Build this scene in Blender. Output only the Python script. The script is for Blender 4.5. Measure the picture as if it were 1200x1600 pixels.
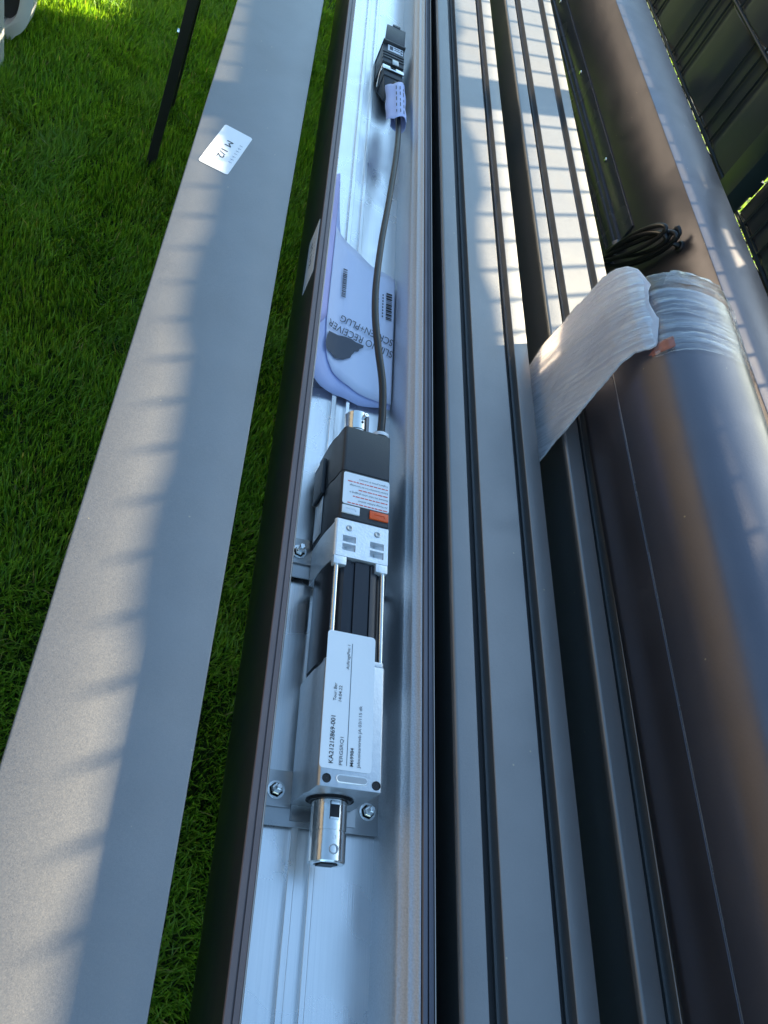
import bpy, bmesh, math, random
import numpy as np
from mathutils import Vector, Matrix, noise

# ------------------------------------------------------------------ reset
for o in list(bpy.data.objects):
    bpy.data.objects.remove(o)
scene = bpy.context.scene
COL = scene.collection
random.seed(7)
R = math.radians

# World frame: X to the right (towards the fence), Y along the profiles,
# Z up, ground at Z = 0, camera 1.45 m above it.
CAMZ = 1.45

# ------------------------------------------------------------------ camera
F = 1210.0
def unit(v):
    v = np.array(v, float)
    return v / np.linalg.norm(v)
_p = unit((50, -1800, F))                       # world Y seen in image axes
_n = unit((-600, (F * F - 600 * 50) / 1800.0, F))   # world -Z
_q = np.cross(_n, _p)                           # world X
cam_data = bpy.data.cameras.new('camera')
cam_data.sensor_fit = 'VERTICAL'
cam_data.sensor_height = 24.0
cam_data.lens = 24.0 * F / 1600.0
cam_data.clip_start = 0.02
cam_data.clip_end = 2000
cam = bpy.data.objects.new('camera', cam_data)
COL.objects.link(cam)
W = np.array([_q, _p, -_n])                     # rows: world axes in image axes
right, up, back = W[:, 0], -W[:, 1], -W[:, 2]
cam.matrix_world = Matrix(((right[0], up[0], back[0], 0), (right[1], up[1], back[1], 0),
                           (right[2], up[2], back[2], CAMZ), (0, 0, 0, 1)))
scene.camera = cam

# ------------------------------------------------------------------ light
SUN_EL = R(20.3)
SUN_AZ = R(29.0)                                # from +X towards +Y
sdir = Vector((math.cos(SUN_AZ) * math.cos(SUN_EL), math.sin(SUN_AZ) * math.cos(SUN_EL), math.sin(SUN_EL)))
world = bpy.data.worlds.new('World')
scene.world = world
world.use_nodes = True
wn = world.node_tree
wn.nodes.clear()
sky = wn.nodes.new('ShaderNodeTexSky')
sky.sky_type = 'NISHITA'
sky.sun_disc = False
sky.sun_elevation = SUN_EL
sky.dust_density = 0.7
sky.ozone_density = 1.2
sky.sun_rotation = R(90) - SUN_AZ
bg = wn.nodes.new('ShaderNodeBackground')
bg.inputs['Strength'].default_value = 0.075
wo = wn.nodes.new('ShaderNodeOutputWorld')
tint = wn.nodes.new('ShaderNodeMixRGB')
tint.blend_type = 'MULTIPLY'
tint.inputs[0].default_value = 1.0
tint.inputs[2].default_value = (0.84, 1.0, 1.0, 1)      # camera white balance
wn.links.new(sky.outputs[0], tint.inputs[1])
wn.links.new(tint.outputs[0], bg.inputs[0])
wn.links.new(bg.outputs[0], wo.inputs[0])
sun_d = bpy.data.lights.new('sun', 'SUN')
sun_d.energy = 5.0
sun_d.angle = R(0.53)
sun_d.color = (1.0, 0.85, 0.58)
sun = bpy.data.objects.new('sun', sun_d)
COL.objects.link(sun)
sun.rotation_euler = sdir.to_track_quat('Z', 'Y').to_euler()
sun.location = (4, 3, 4)

vs = scene.view_settings
vs.view_transform = 'Standard'
vs.look = 'None'
vs.exposure = 2.62
vs.gamma = 1
vs.use_curve_mapping = False
scene.render.engine = 'CYCLES'
scene.cycles.max_bounces = 8
scene.cycles.transparent_max_bounces = 16

# ------------------------------------------------------------------ materials
MATS = {}
def new_mat(name):
    m = bpy.data.materials.new(name)
    m.use_nodes = True
    nt = m.node_tree
    nt.nodes.clear()
    out = nt.nodes.new('ShaderNodeOutputMaterial')
    b = nt.nodes.new('ShaderNodeBsdfPrincipled')
    nt.links.new(b.outputs[0], out.inputs[0])
    MATS[name] = m
    return m, nt, b, out

def nd(nt, kind, **kw):
    n = nt.nodes.new(kind)
    for k, v in kw.items():
        if k in n.inputs:
            n.inputs[k].default_value = v
        else:
            setattr(n, k, v)
    return n

def objcoord(nt, scale=(1, 1, 1)):
    tc = nd(nt, 'ShaderNodeTexCoord')
    mp = nd(nt, 'ShaderNodeMapping')
    mp.inputs['Scale'].default_value = scale
    nt.links.new(tc.outputs['Object'], mp.inputs[0])
    return mp.outputs[0]

def simple(name, col, rough=0.5, metal=0.0, noise_amt=0.12, noise_scale=60, bump=0.0, bump_scale=300, stretch=(1, 1, 1), spec=0.5, coat=0.0):
    m, nt, b, out = new_mat(name)
    co = objcoord(nt, stretch)
    nz = nd(nt, 'ShaderNodeTexNoise', Scale=noise_scale, Detail=4.0)
    nt.links.new(co, nz.inputs['Vector'])
    mix = nd(nt, 'ShaderNodeMixRGB', blend_type='MIX')
    c = Vector(col)
    mix.inputs[1].default_value = (*(c * (1 - noise_amt)), 1)
    mix.inputs[2].default_value = (*(c * (1 + noise_amt)), 1)
    nt.links.new(nz.outputs[0], mix.inputs[0])
    nt.links.new(mix.outputs[0], b.inputs['Base Color'])
    mr = nd(nt, 'ShaderNodeMapRange')
    mr.inputs['To Min'].default_value = max(0.02, rough - 0.07)
    mr.inputs['To Max'].default_value = min(1, rough + 0.07)
    nt.links.new(nz.outputs[0], mr.inputs[0])
    nt.links.new(mr.outputs[0], b.inputs['Roughness'])
    b.inputs['Metallic'].default_value = metal
    b.inputs['Specular IOR Level'].default_value = spec
    b.inputs['Coat Weight'].default_value = coat
    if bump > 0:
        n2 = nd(nt, 'ShaderNodeTexNoise', Scale=bump_scale, Detail=2.0)
        nt.links.new(co, n2.inputs['Vector'])
        bp = nd(nt, 'ShaderNodeBump', Strength=bump, Distance=0.001)
        nt.links.new(n2.outputs[0], bp.inputs['Height'])
        nt.links.new(bp.outputs[0], b.inputs['Normal'])
    return m

def powder(name, col, metal, rough, flake, flake_scale=1300, rough2=0.6, mix=0.5):
    """iron-mica powder coat: a smooth lacquer lobe and tiny flakes that tilt the normal"""
    m, nt, b, out = new_mat(name)
    co = objcoord(nt)
    nz = nd(nt, 'ShaderNodeTexNoise', Scale=25.0, Detail=5.0)
    nt.links.new(co, nz.inputs['Vector'])
    mixc = nd(nt, 'ShaderNodeMixRGB', blend_type='MIX')
    c = Vector(col)
    mixc.inputs[1].default_value = (*(c * 0.93), 1)
    mixc.inputs[2].default_value = (*(c * 1.07), 1)
    nt.links.new(nz.outputs[0], mixc.inputs[0])
    # dust specks and wiped smudges
    vd = nd(nt, 'ShaderNodeTexVoronoi', Scale=70.0)
    nt.links.new(co, vd.inputs['Vector'])
    lt1 = nd(nt, 'ShaderNodeMath', operation='LESS_THAN'); lt1.inputs[1].default_value = 0.055
    nt.links.new(vd.outputs['Distance'], lt1.inputs[0])
    sepc = nd(nt, 'ShaderNodeSeparateColor'); nt.links.new(vd.outputs['Color'], sepc.inputs[0])
    gt1 = nd(nt, 'ShaderNodeMath', operation='GREATER_THAN'); gt1.inputs[1].default_value = 0.80
    nt.links.new(sepc.outputs[0], gt1.inputs[0])
    spk = nd(nt, 'ShaderNodeMath', operation='MULTIPLY')
    nt.links.new(lt1.outputs[0], spk.inputs[0]); nt.links.new(gt1.outputs[0], spk.inputs[1])
    dust = nd(nt, 'ShaderNodeMixRGB', blend_type='MIX')
    dust.inputs[2].default_value = (0.42, 0.38, 0.30, 1)
    nt.links.new(spk.outputs[0], dust.inputs[0]); nt.links.new(mixc.outputs[0], dust.inputs[1])
    mixc = dust
    sm = nd(nt, 'ShaderNodeTexNoise', Scale=9.0, Detail=6.0, Distortion=1.2)
    nt.links.new(co, sm.inputs['Vector'])
    smr = nd(nt, 'ShaderNodeMapRange')
    smr.inputs['From Min'].default_value = 0.42; smr.inputs['From Max'].default_value = 0.70
    smr.inputs['To Min'].default_value = rough; smr.inputs['To Max'].default_value = rough + 0.10
    nt.links.new(sm.outputs[0], smr.inputs[0])
    nt.links.new(smr.outputs[0], b.inputs['Roughness'])
    nt.links.new(mixc.outputs[0], b.inputs['Base Color'])
    b.inputs['Metallic'].default_value = metal
    # fine orange-peel on the lacquer
    n3 = nd(nt, 'ShaderNodeTexNoise', Scale=420.0, Detail=2.0)
    nt.links.new(co, n3.inputs['Vector'])
    bp = nd(nt, 'ShaderNodeBump', Strength=0.12, Distance=0.0006)
    nt.links.new(n3.outputs[0], bp.inputs['Height'])
    nt.links.new(bp.outputs[0], b.inputs['Normal'])
    # flakes
    vor = nd(nt, 'ShaderNodeTexVoronoi', Scale=flake_scale)
    nt.links.new(co, vor.inputs['Vector'])
    sub = nd(nt, 'ShaderNodeVectorMath', operation='SUBTRACT')
    sub.inputs[1].default_value = (0.5, 0.5, 0.5)
    nt.links.new(vor.outputs['Color'], sub.inputs[0])
    sc = nd(nt, 'ShaderNodeVectorMath', operation='SCALE')
    sc.inputs['Scale'].default_value = flake
    nt.links.new(sub.outputs[0], sc.inputs[0])
    geo = nd(nt, 'ShaderNodeNewGeometry')
    add = nd(nt, 'ShaderNodeVectorMath', operation='ADD')
    nt.links.new(geo.outputs['Normal'], add.inputs[0])
    nt.links.new(sc.outputs[0], add.inputs[1])
    nrm = nd(nt, 'ShaderNodeVectorMath', operation='NORMALIZE')
    nt.links.new(add.outputs[0], nrm.inputs[0])
    b2 = nd(nt, 'ShaderNodeBsdfPrincipled')
    nt.links.new(mixc.outputs[0], b2.inputs['Base Color'])
    b2.inputs['Metallic'].default_value = min(1, metal + 0.2)
    b2.inputs['Roughness'].default_value = rough2
    nt.links.new(nrm.outputs[0], b2.inputs['Normal'])
    mx = nd(nt, 'ShaderNodeMixShader')
    mx.inputs[0].default_value = mix
    nt.links.new(b.outputs[0], mx.inputs[1]); nt.links.new(b2.outputs[0], mx.inputs[2])
    nt.links.new(mx.outputs[0], out.inputs[0])
    return m

powder('coat_grey', (0.26, 0.255, 0.255), 0.74, 0.31, 0.26, 2400, 0.70, 0.40)
powder('coat_brown', (0.160, 0.150, 0.168), 0.95, 0.29, 0.25, 2200, 0.62, 0.22)
powder('coat_dark', (0.08, 0.08, 0.09), 0.5, 0.22, 0.1, 1300, 0.4, 0.3)
simple('lip_coat', (0.16, 0.12, 0.115), 0.4, 0.3, 0.1, 40)
simple('cut_edge', (0.62, 0.54, 0.48), 0.42, 1.0, 0.04, 20)
def mat_floor():
    m, nt, b, out = new_mat('aluminium')
    co = objcoord(nt)
    mp = nd(nt, 'ShaderNodeMapping'); mp.inputs['Scale'].default_value = (900, 6, 900)
    nt.links.new(co, mp.inputs[0])
    st = nd(nt, 'ShaderNodeTexNoise', Scale=1.0, Detail=4.0); nt.links.new(mp.outputs[0], st.inputs['Vector'])
    sm = nd(nt, 'ShaderNodeTexNoise', Scale=14.0, Detail=6.0, Distortion=1.0); nt.links.new(co, sm.inputs['Vector'])
    c = nd(nt, 'ShaderNodeMixRGB', blend_type='MIX')
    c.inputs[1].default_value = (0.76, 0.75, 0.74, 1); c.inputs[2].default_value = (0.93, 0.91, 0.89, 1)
    nt.links.new(st.outputs[0], c.inputs[0])
    vd = nd(nt, 'ShaderNodeTexVoronoi', Scale=55.0); nt.links.new(co, vd.inputs['Vector'])
    lt1 = nd(nt, 'ShaderNodeMath', operation='LESS_THAN'); lt1.inputs[1].default_value = 0.05
    nt.links.new(vd.outputs['Distance'], lt1.inputs[0])
    sp = nd(nt, 'ShaderNodeSeparateColor'); nt.links.new(vd.outputs['Color'], sp.inputs[0])
    gt1 = nd(nt, 'ShaderNodeMath', operation='GREATER_THAN'); gt1.inputs[1].default_value = 0.7
    nt.links.new(sp.outputs[0], gt1.inputs[0])
    mu = nd(nt, 'ShaderNodeMath', operation='MULTIPLY'); nt.links.new(lt1.outputs[0], mu.inputs[0]); nt.links.new(gt1.outputs[0], mu.inputs[1])
    c2 = nd(nt, 'ShaderNodeMixRGB', blend_type='MIX'); c2.inputs[2].default_value = (0.12, 0.11, 0.10, 1)
    nt.links.new(mu.outputs[0], c2.inputs[0]); nt.links.new(c.outputs[0], c2.inputs[1])
    nt.links.new(c2.outputs[0], b.inputs['Base Color'])
    b.inputs['Metallic'].default_value = 1.0
    mr = nd(nt, 'ShaderNodeMapRange')
    mr.inputs['From Min'].default_value = 0.35; mr.inputs['From Max'].default_value = 0.72
    mr.inputs['To Min'].default_value = 0.22; mr.inputs['To Max'].default_value = 0.42
    nt.links.new(sm.outputs[0], mr.inputs[0]); nt.links.new(mr.outputs[0], b.inputs['Roughness'])
    bp = nd(nt, 'ShaderNodeBump', Strength=0.06, Distance=0.001)
    nt.links.new(st.outputs[0], bp.inputs['Height']); nt.links.new(bp.outputs[0], b.inputs['Normal'])
mat_floor()
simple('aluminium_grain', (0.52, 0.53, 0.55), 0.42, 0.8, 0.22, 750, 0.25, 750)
simple('cast_aluminium', (0.60, 0.61, 0.62), 0.38, 1.0, 0.14, 260, 0.16, 700)
simple('cast_bright', (0.80, 0.81, 0.82), 0.45, 0.75, 0.08, 160, 0.3, 500)
simple('zinc', (0.78, 0.78, 0.76), 0.18, 1.0, 0.10, 90, 0.1, 300)
simple('steel_plate', (0.42, 0.41, 0.40), 0.30, 1.0, 0.12, 80)
simple('black_anodised', (0.035, 0.036, 0.042), 0.30, 0.6, 0.15, 90, 0.1, 200, (1, 0.05, 1))
simple('black_plastic', (0.028, 0.029, 0.032), 0.42, 0.0, 0.15, 200, 0.25, 1500)
simple('black_rubber', (0.013, 0.013, 0.014), 0.42, 0.0, 0.2, 80)
simple('dark_hole', (0.03, 0.03, 0.033), 0.5, 0.6, 0.2, 60)
simple('label_paper', (0.82, 0.83, 0.84), 0.45, 0.0, 0.02, 30, 0.05, 400)
simple('leaflet_paper', (0.76, 0.78, 0.92), 0.55, 0.0, 0.03, 20)
simple('leaflet_back', (0.52, 0.57, 0.84), 0.55, 0.0, 0.06, 20)
simple('leaflet_edge', (0.60, 0.55, 0.84), 0.5, 0.0, 0.12, 25)
simple('print_black', (0.02, 0.02, 0.022), 0.6, 0.0, 0.0)
simple('print_grey', (0.075, 0.08, 0.10), 0.6, 0.0, 0.1, 60)
simple('print_faint', (0.35, 0.37, 0.42), 0.6, 0.0, 0.1, 60)
simple('print_red', (0.70, 0.14, 0.12), 0.6, 0.0, 0.05)
simple('orange_plastic', (0.80, 0.10, 0.012), 0.35, 0.0, 0.04)
simple('white_plastic', (0.78, 0.79, 0.80), 0.35, 0.0, 0.04)
simple('orange_tape', (0.36, 0.12, 0.08), 0.4, 0.0, 0.5, 120)
simple('fence_steel', (0.022, 0.025, 0.028), 0.35, 0.0, 0.2, 50, 0.1, 400)
simple('fence_strip', (0.046, 0.047, 0.050), 0.42, 0.0, 0.12, 30, 0.15, 250)
simple('fence_post_coat', (0.022, 0.032, 0.030), 0.33, 0.0, 0.2, 40)
simple('trestle_steel', (0.018, 0.018, 0.02), 0.4, 0.0, 0.2, 60)
simple('furniture_white', (0.74, 0.75, 0.75), 0.4, 0.0, 0.05, 30)
simple('furniture_mesh', (0.03, 0.03, 0.032), 0.7, 0.0, 0.4, 300, 0.4, 400)

def mat_grass():
    m, nt, b, out = new_mat('grass_blade')
    at = nd(nt, 'ShaderNodeAttribute', attribute_name='tint')
    ramp = nd(nt, 'ShaderNodeValToRGB')
    e = ramp.color_ramp.elements
    e[0].position = 0.0; e[0].color = (0.046, 0.145, 0.013, 1)
    e[1].position = 1.0; e[1].color = (0.34, 0.32, 0.14, 1)
    for pos, c in ((0.35, (0.100, 0.260, 0.022, 1)), (0.75, (0.165, 0.335, 0.036, 1)), (0.95, (0.16, 0.29, 0.045, 1))):
        x = ramp.color_ramp.elements.new(pos); x.color = c
    nt.links.new(at.outputs['Fac'], ramp.inputs[0])
    nt.links.new(ramp.outputs[0], b.inputs['Base Color'])
    b.inputs['Roughness'].default_value = 0.42
    b.inputs['Specular IOR Level'].default_value = 0.35
    tr = nd(nt, 'ShaderNodeBsdfTranslucent')
    mul = nd(nt, 'ShaderNodeMixRGB', blend_type='MULTIPLY')
    mul.inputs[0].default_value = 1
    mul.inputs[2].default_value = (2.0, 1.7, 0.5, 1)
    nt.links.new(ramp.outputs[0], mul.inputs[1])
    nt.links.new(mul.outputs[0], tr.inputs[0])
    mx = nd(nt, 'ShaderNodeMixShader')
    mx.inputs[0].default_value = 0.48
    nt.links.new(b.outputs[0], mx.inputs[1])
    nt.links.new(tr.outputs[0], mx.inputs[2])
    nt.links.new(mx.outputs[0], out.inputs[0])
mat_grass()

def mat_ground():
    m, nt, b, out = new_mat('lawn_ground')
    co = objcoord(nt)
    n1 = nd(nt, 'ShaderNodeTexNoise', Scale=140.0, Detail=6.0)
    n2 = nd(nt, 'ShaderNodeTexNoise', Scale=1.3, Detail=4.0)
    nt.links.new(co, n1.inputs['Vector']); nt.links.new(co, n2.inputs['Vector'])
    r1 = nd(nt, 'ShaderNodeValToRGB')
    r1.color_ramp.elements[0].position = 0.3; r1.color_ramp.elements[0].color = (0.03, 0.055, 0.008, 1)
    r1.color_ramp.elements[1].position = 0.75; r1.color_ramp.elements[1].color = (0.10, 0.17, 0.02, 1)
    nt.links.new(n1.outputs[0], r1.inputs[0])
    mx = nd(nt, 'ShaderNodeMixRGB', blend_type='MULTIPLY')
    mx.inputs[0].default_value = 0.5
    nt.links.new(r1.outputs[0], mx.inputs[1]); nt.links.new(n2.outputs[0], mx.inputs[2])
    nt.links.new(mx.outputs[0], b.inputs['Base Color'])
    b.inputs['Roughness'].default_value = 0.9
    bp = nd(nt, 'ShaderNodeBump', Strength=0.8, Distance=0.02)
    nt.links.new(n1.outputs[0], bp.inputs['Height'])
    nt.links.new(bp.outputs[0], b.inputs['Normal'])
mat_ground()

def mat_foam():
    m, nt, b, out = new_mat('foam')
    co = objcoord(nt, (1, 1, 1))
    mp = nd(nt, 'ShaderNodeMapping')
    mp.inputs['Rotation'].default_value = (R(35), 0, 0)
    mp.inputs['Scale'].default_value = (30, 160, 9)
    nt.links.new(co, mp.inputs[0])
    nz = nd(nt, 'ShaderNodeTexNoise', Scale=1.0, Detail=5.0, Distortion=0.4)
    nt.links.new(mp.outputs[0], nz.inputs['Vector'])
    mr = nd(nt, 'ShaderNodeValToRGB')
    mr.color_ramp.elements[0].position = 0.3; mr.color_ramp.elements[0].color = (0.74, 0.71, 0.74, 1)
    mr.color_ramp.elements[1].position = 0.7; mr.color_ramp.elements[1].color = (0.90, 0.88, 0.90, 1)
    nt.links.new(nz.outputs[0], mr.inputs[0])
    nt.links.new(mr.outputs[0], b.inputs['Base Color'])
    b.inputs['Roughness'].default_value = 0.45
    b.inputs['Coat Weight'].default_value = 0.5
    b.inputs['Coat Roughness'].default_value = 0.25
    bp = nd(nt, 'ShaderNodeBump', Strength=0.35, Distance=0.0015)
    nt.links.new(nz.outputs[0], bp.inputs['Height'])
    nt.links.new(bp.outputs[0], b.inputs['Normal'])
    tr = nd(nt, 'ShaderNodeBsdfTranslucent')
    tr.inputs[0].default_value = (0.85, 0.80, 0.80, 1)
    mx = nd(nt, 'ShaderNodeMixShader')
    mx.inputs[0].default_value = 0.5
    nt.links.new(b.outputs[0], mx.inputs[1]); nt.links.new(tr.outputs[0], mx.inputs[2])
    nt.links.new(mx.outputs[0], out.inputs[0])
mat_foam()

def mat_film(name, lo, hi, scale, rot=(0, 0, R(-12))):
    m, nt, b, out = new_mat(name)
    co = objcoord(nt)
    mp = nd(nt, 'ShaderNodeMapping')
    mp.inputs['Rotation'].default_value = rot
    mp.inputs['Scale'].default_value = scale
    nt.links.new(co, mp.inputs[0])
    nz = nd(nt, 'ShaderNodeTexNoise', Scale=1.0, Detail=6.0, Distortion=0.6)
    nt.links.new(mp.outputs[0], nz.inputs['Vector'])
    gl = nd(nt, 'ShaderNodeBsdfGlossy')
    gl.inputs['Roughness'].default_value = 0.12
    gl.inputs['Color'].default_value = (0.95, 0.97, 1, 1)
    bp = nd(nt, 'ShaderNodeBump', Strength=0.8, Distance=0.004)
    nt.links.new(nz.outputs[0], bp.inputs['Height'])
    nt.links.new(bp.outputs[0], gl.inputs['Normal'])
    df = nd(nt, 'ShaderNodeBsdfDiffuse')
    df.inputs[0].default_value = (0.8, 0.84, 0.9, 1)
    nt.links.new(bp.outputs[0], df.inputs['Normal'])
    m1 = nd(nt, 'ShaderNodeMixShader'); m1.inputs[0].default_value = 0.28
    nt.links.new(gl.outputs[0], m1.inputs[1]); nt.links.new(df.outputs[0], m1.inputs[2])
    tp = nd(nt, 'ShaderNodeBsdfTransparent')
    mr = nd(nt, 'ShaderNodeMapRange')
    mr.inputs['From Min'].default_value = 0.35; mr.inputs['From Max'].default_value = 0.68
    mr.inputs['To Min'].default_value = lo; mr.inputs['To Max'].default_value = hi
    nt.links.new(nz.outputs[0], mr.inputs[0])
    m2 = nd(nt, 'ShaderNodeMixShader')
    nt.links.new(mr.outputs[0], m2.inputs[0])
    nt.links.new(tp.outputs[0], m2.inputs[1]); nt.links.new(m1.outputs[0], m2.inputs[2])
    nt.links.new(m2.outputs[0], out.inputs[0])
mat_film('stretch_film', 0.02, 0.30, (14, 230, 14))
mat_film('foam_film', 0.02, 0.45, (20, 330, 11), (R(35), 0, 0))
mat_film('bubble_film', 0.10, 0.75, (150, 210, 150))

# ------------------------------------------------------------------ builders
class MB:
    """collects geometry for one mesh (world coordinates)"""
    def __init__(s): s.v = []; s.f = []
    def add(s, verts, faces):
        b = len(s.v); s.v += [tuple(v) for v in verts]; s.f += [tuple(i + b for i in f) for f in faces]; return s
    def box(s, x0, x1, y0, y1, z0, z1):
        return s.add([(x, y, z) for z in (z0, z1) for y in (y0, y1) for x in (x0, x1)],
                     [(0, 2, 3, 1), (4, 5, 7, 6), (0, 1, 5, 4), (2, 6, 7, 3), (0, 4, 6, 2), (1, 3, 7, 5)])
    def prism(s, poly, y0, y1, shear=0.0, caps=True, ys=None):
        """closed XZ polygon (counter-clockwise seen from -Y) extruded along Y"""
        n = len(poly); ys = ys or [y0, y1]
        vs_ = [(x + shear * y, y, z) for y in ys for x, z in poly]
        fs = [(k * n + i, k * n + (i + 1) % n, (k + 1) * n + (i + 1) % n, (k + 1) * n + i) for k in range(len(ys) - 1) for i in range(n)]
        if caps:
            fs.append(tuple(reversed(range(n)))); fs.append(tuple((len(ys) - 1) * n + i for i in range(n)))
        return s.add(vs_, fs)
    def sheet(s, rows):
        n = len(rows[0])
        return s.add([p for r in rows for p in r], [(i * n + j, i * n + j + 1, (i + 1) * n + j + 1, (i + 1) * n + j)
                                                     for i in range(len(rows) - 1) for j in range(n - 1)])
    def tube(s, pts, r, n=10, caps=True):
        pts = [Vector(p) for p in pts]
        rs = r if isinstance(r, (list, tuple)) else [r] * len(pts)
        rings = []; nx = None
        for i, p in enumerate(pts):
            t = (pts[min(i + 1, len(pts) - 1)] - pts[max(i - 1, 0)]).normalized()
            if nx is None:
                a = Vector((0, 0, 1)) if abs(t.z) < 0.9 else Vector((1, 0, 0))
                nx = t.cross(a).normalized()
            else:
                nx = (nx - t * nx.dot(t)).normalized()
            ny = t.cross(nx)
            rings.append([p + (nx * math.cos(a) + ny * math.sin(a)) * rs[i] for a in [2 * math.pi * k / n for k in range(n)]])
        vs_ = [q for rg in rings for q in rg]
        fs = [(k * n + i, k * n + (i + 1) % n, (k + 1) * n + (i + 1) % n, (k + 1) * n + i) for k in range(len(pts) - 1) for i in range(n)]
        if caps:
            fs.append(tuple(reversed(range(n)))); fs.append(tuple((len(pts) - 1) * n + i for i in range(n)))
        return s.add(vs_, fs)
    def rings(s, prof, axis0, axis, n=24):
        """lathe: prof list of (distance along axis, radius)"""
        a0 = Vector(axis0); ax = Vector(axis).normalized()
        u = ax.orthogonal().normalized(); w = ax.cross(u)
        vs_ = [a0 + ax * d + (u * math.cos(2 * math.pi * k / n) + w * math.sin(2 * math.pi * k / n)) * r for d, r in prof for k in range(n)]
        fs = [(k * n + i, k * n + (i + 1) % n, (k + 1) * n + (i + 1) % n, (k + 1) * n + i) for k in range(len(prof) - 1) for i in range(n)]
        return s.add(vs_, fs)

def tag(o, label=None, cat=None, group=None, kind=None):
    if label: o['label'] = label
    if cat: o['category'] = cat
    if group: o['group'] = group
    if kind: o['kind'] = kind
    return o

def world_loc(o):
    v = Vector((0, 0, 0))
    while o is not None:
        v += o.location; o = o.parent
    return v

def build(name, mb, mat, parent=None, smooth=35, bevel=0.0, solid=0.0, sub=0, origin=None):
    me = bpy.data.meshes.new(name)
    vs_ = mb.v
    if origin is None:
        if parent is not None: origin = world_loc(parent)
        else:
            a = np.array(vs_); lo, hi = a.min(0), a.max(0)
            origin = Vector(((lo[0] + hi[0]) / 2, (lo[1] + hi[1]) / 2, lo[2]))
    origin = Vector(origin)
    me.from_pydata([tuple(Vector(v) - origin) for v in vs_], [], mb.f)
    bm = bmesh.new(); bm.from_mesh(me)
    bmesh.ops.recalc_face_normals(bm, faces=bm.faces)
    if bevel > 0:
        ed = [e for e in bm.edges if len(e.link_faces) == 2 and e.calc_face_angle(0) > R(30)]
        bmesh.ops.bevel(bm, geom=ed, offset=bevel, segments=2, affect='EDGES', profile=0.6)
    bm.to_mesh(me); bm.free()
    if smooth:
        me.shade_smooth(); me.set_sharp_from_angle(angle=R(smooth))
    me.materials.append(MATS[mat])
    o = bpy.data.objects.new(name, me); COL.objects.link(o)
    if parent is not None:
        o.parent = parent
        o.location = origin - world_loc(parent)
    else:
        o.location = origin
    if solid:
        md = o.modifiers.new('thickness', 'SOLIDIFY'); md.thickness = solid; md.offset = 0
    if sub:
        md = o.modifiers.new('smooth', 'SUBSURF'); md.levels = sub; md.render_levels = sub
    return o

def thing(name, loc, label, cat, group=None):
    o = bpy.data.objects.new(name, None); COL.objects.link(o)
    o.location = loc; o.empty_display_size = 0.03
    return tag(o, label, cat, group)

def arc(cx, cz, r, a0, a1, n):
    return [(cx + r * math.cos(R(a0 + (a1 - a0) * i / n)), cz + r * math.sin(R(a0 + (a1 - a0) * i / n))) for i in range(n + 1)]

def text_part(name, s, parent, mat, origin, ex, ey, length, height, lift=0.0002, bold=0.0):
    """flat lettering; ex reading direction, ey letter-up direction"""
    cu = bpy.data.curves.new(name, 'FONT'); cu.body = s; cu.offset = bold
    tmp = bpy.data.objects.new('tmp', cu); COL.objects.link(tmp)
    bpy.context.view_layer.update()
    me = bpy.data.meshes.new_from_object(tmp.evaluated_get(bpy.context.evaluated_depsgraph_get()))
    bpy.data.objects.remove(tmp); bpy.data.curves.remove(cu)
    n = len(me.vertices)
    a = np.zeros(n * 3); me.vertices.foreach_get('co', a); a = a.reshape(-1, 3)
    w = a[:, 0].max() - a[:, 0].min(); h = 0.69
    a[:, 0] -= a[:, 0].min()
    ex = np.array(ex, float); ey = np.array(ey, float); ez = np.cross(ex, ey)
    pts = np.array(origin) + np.outer(a[:, 0] / w * length, ex) + np.outer(a[:, 1] / h * height, ey) + ez * lift
    base = np.array(world_loc(parent))
    me.vertices.foreach_set('co', (pts - base).ravel()); me.update()
    me.name = name; me.materials.clear(); me.materials.append(MATS[mat])
    o = bpy.data.objects.new(name, me); COL.objects.link(o); o.parent = parent
    return o

def catmull(P, m=8):
    P = [Vector(p) for p in P]; out = []
    for i in range(len(P) - 1):
        a, b, c, d = P[max(i - 1, 0)], P[i], P[i + 1], P[min(i + 2, len(P) - 1)]
        for k in range(m):
            t = k / m
            out.append(0.5 * ((2 * b) + (c - a) * t + (2 * a - 5 * b + 4 * c - d) * t * t + (3 * b - a - 3 * c + d) * t ** 3))
    out.append(P[-1]); return out

Y0, Y1 = -0.75, 2.55            # profiles run through the frame
ZB = 0.80                       # top of the trestle bars
Zh = lambda h: CAMZ - h         # depth below the camera -> height

# ------------------------------------------------------------------ ground and lawn
mb = MB().add([(-300, -300, 0), (300, -300, 0), (300, 300, 0), (-300, 300, 0)], [(0, 1, 2, 3)])
tag(build('ground', mb, 'lawn_ground', smooth=0, origin=(0, 0, 0)), kind='structure')

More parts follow.
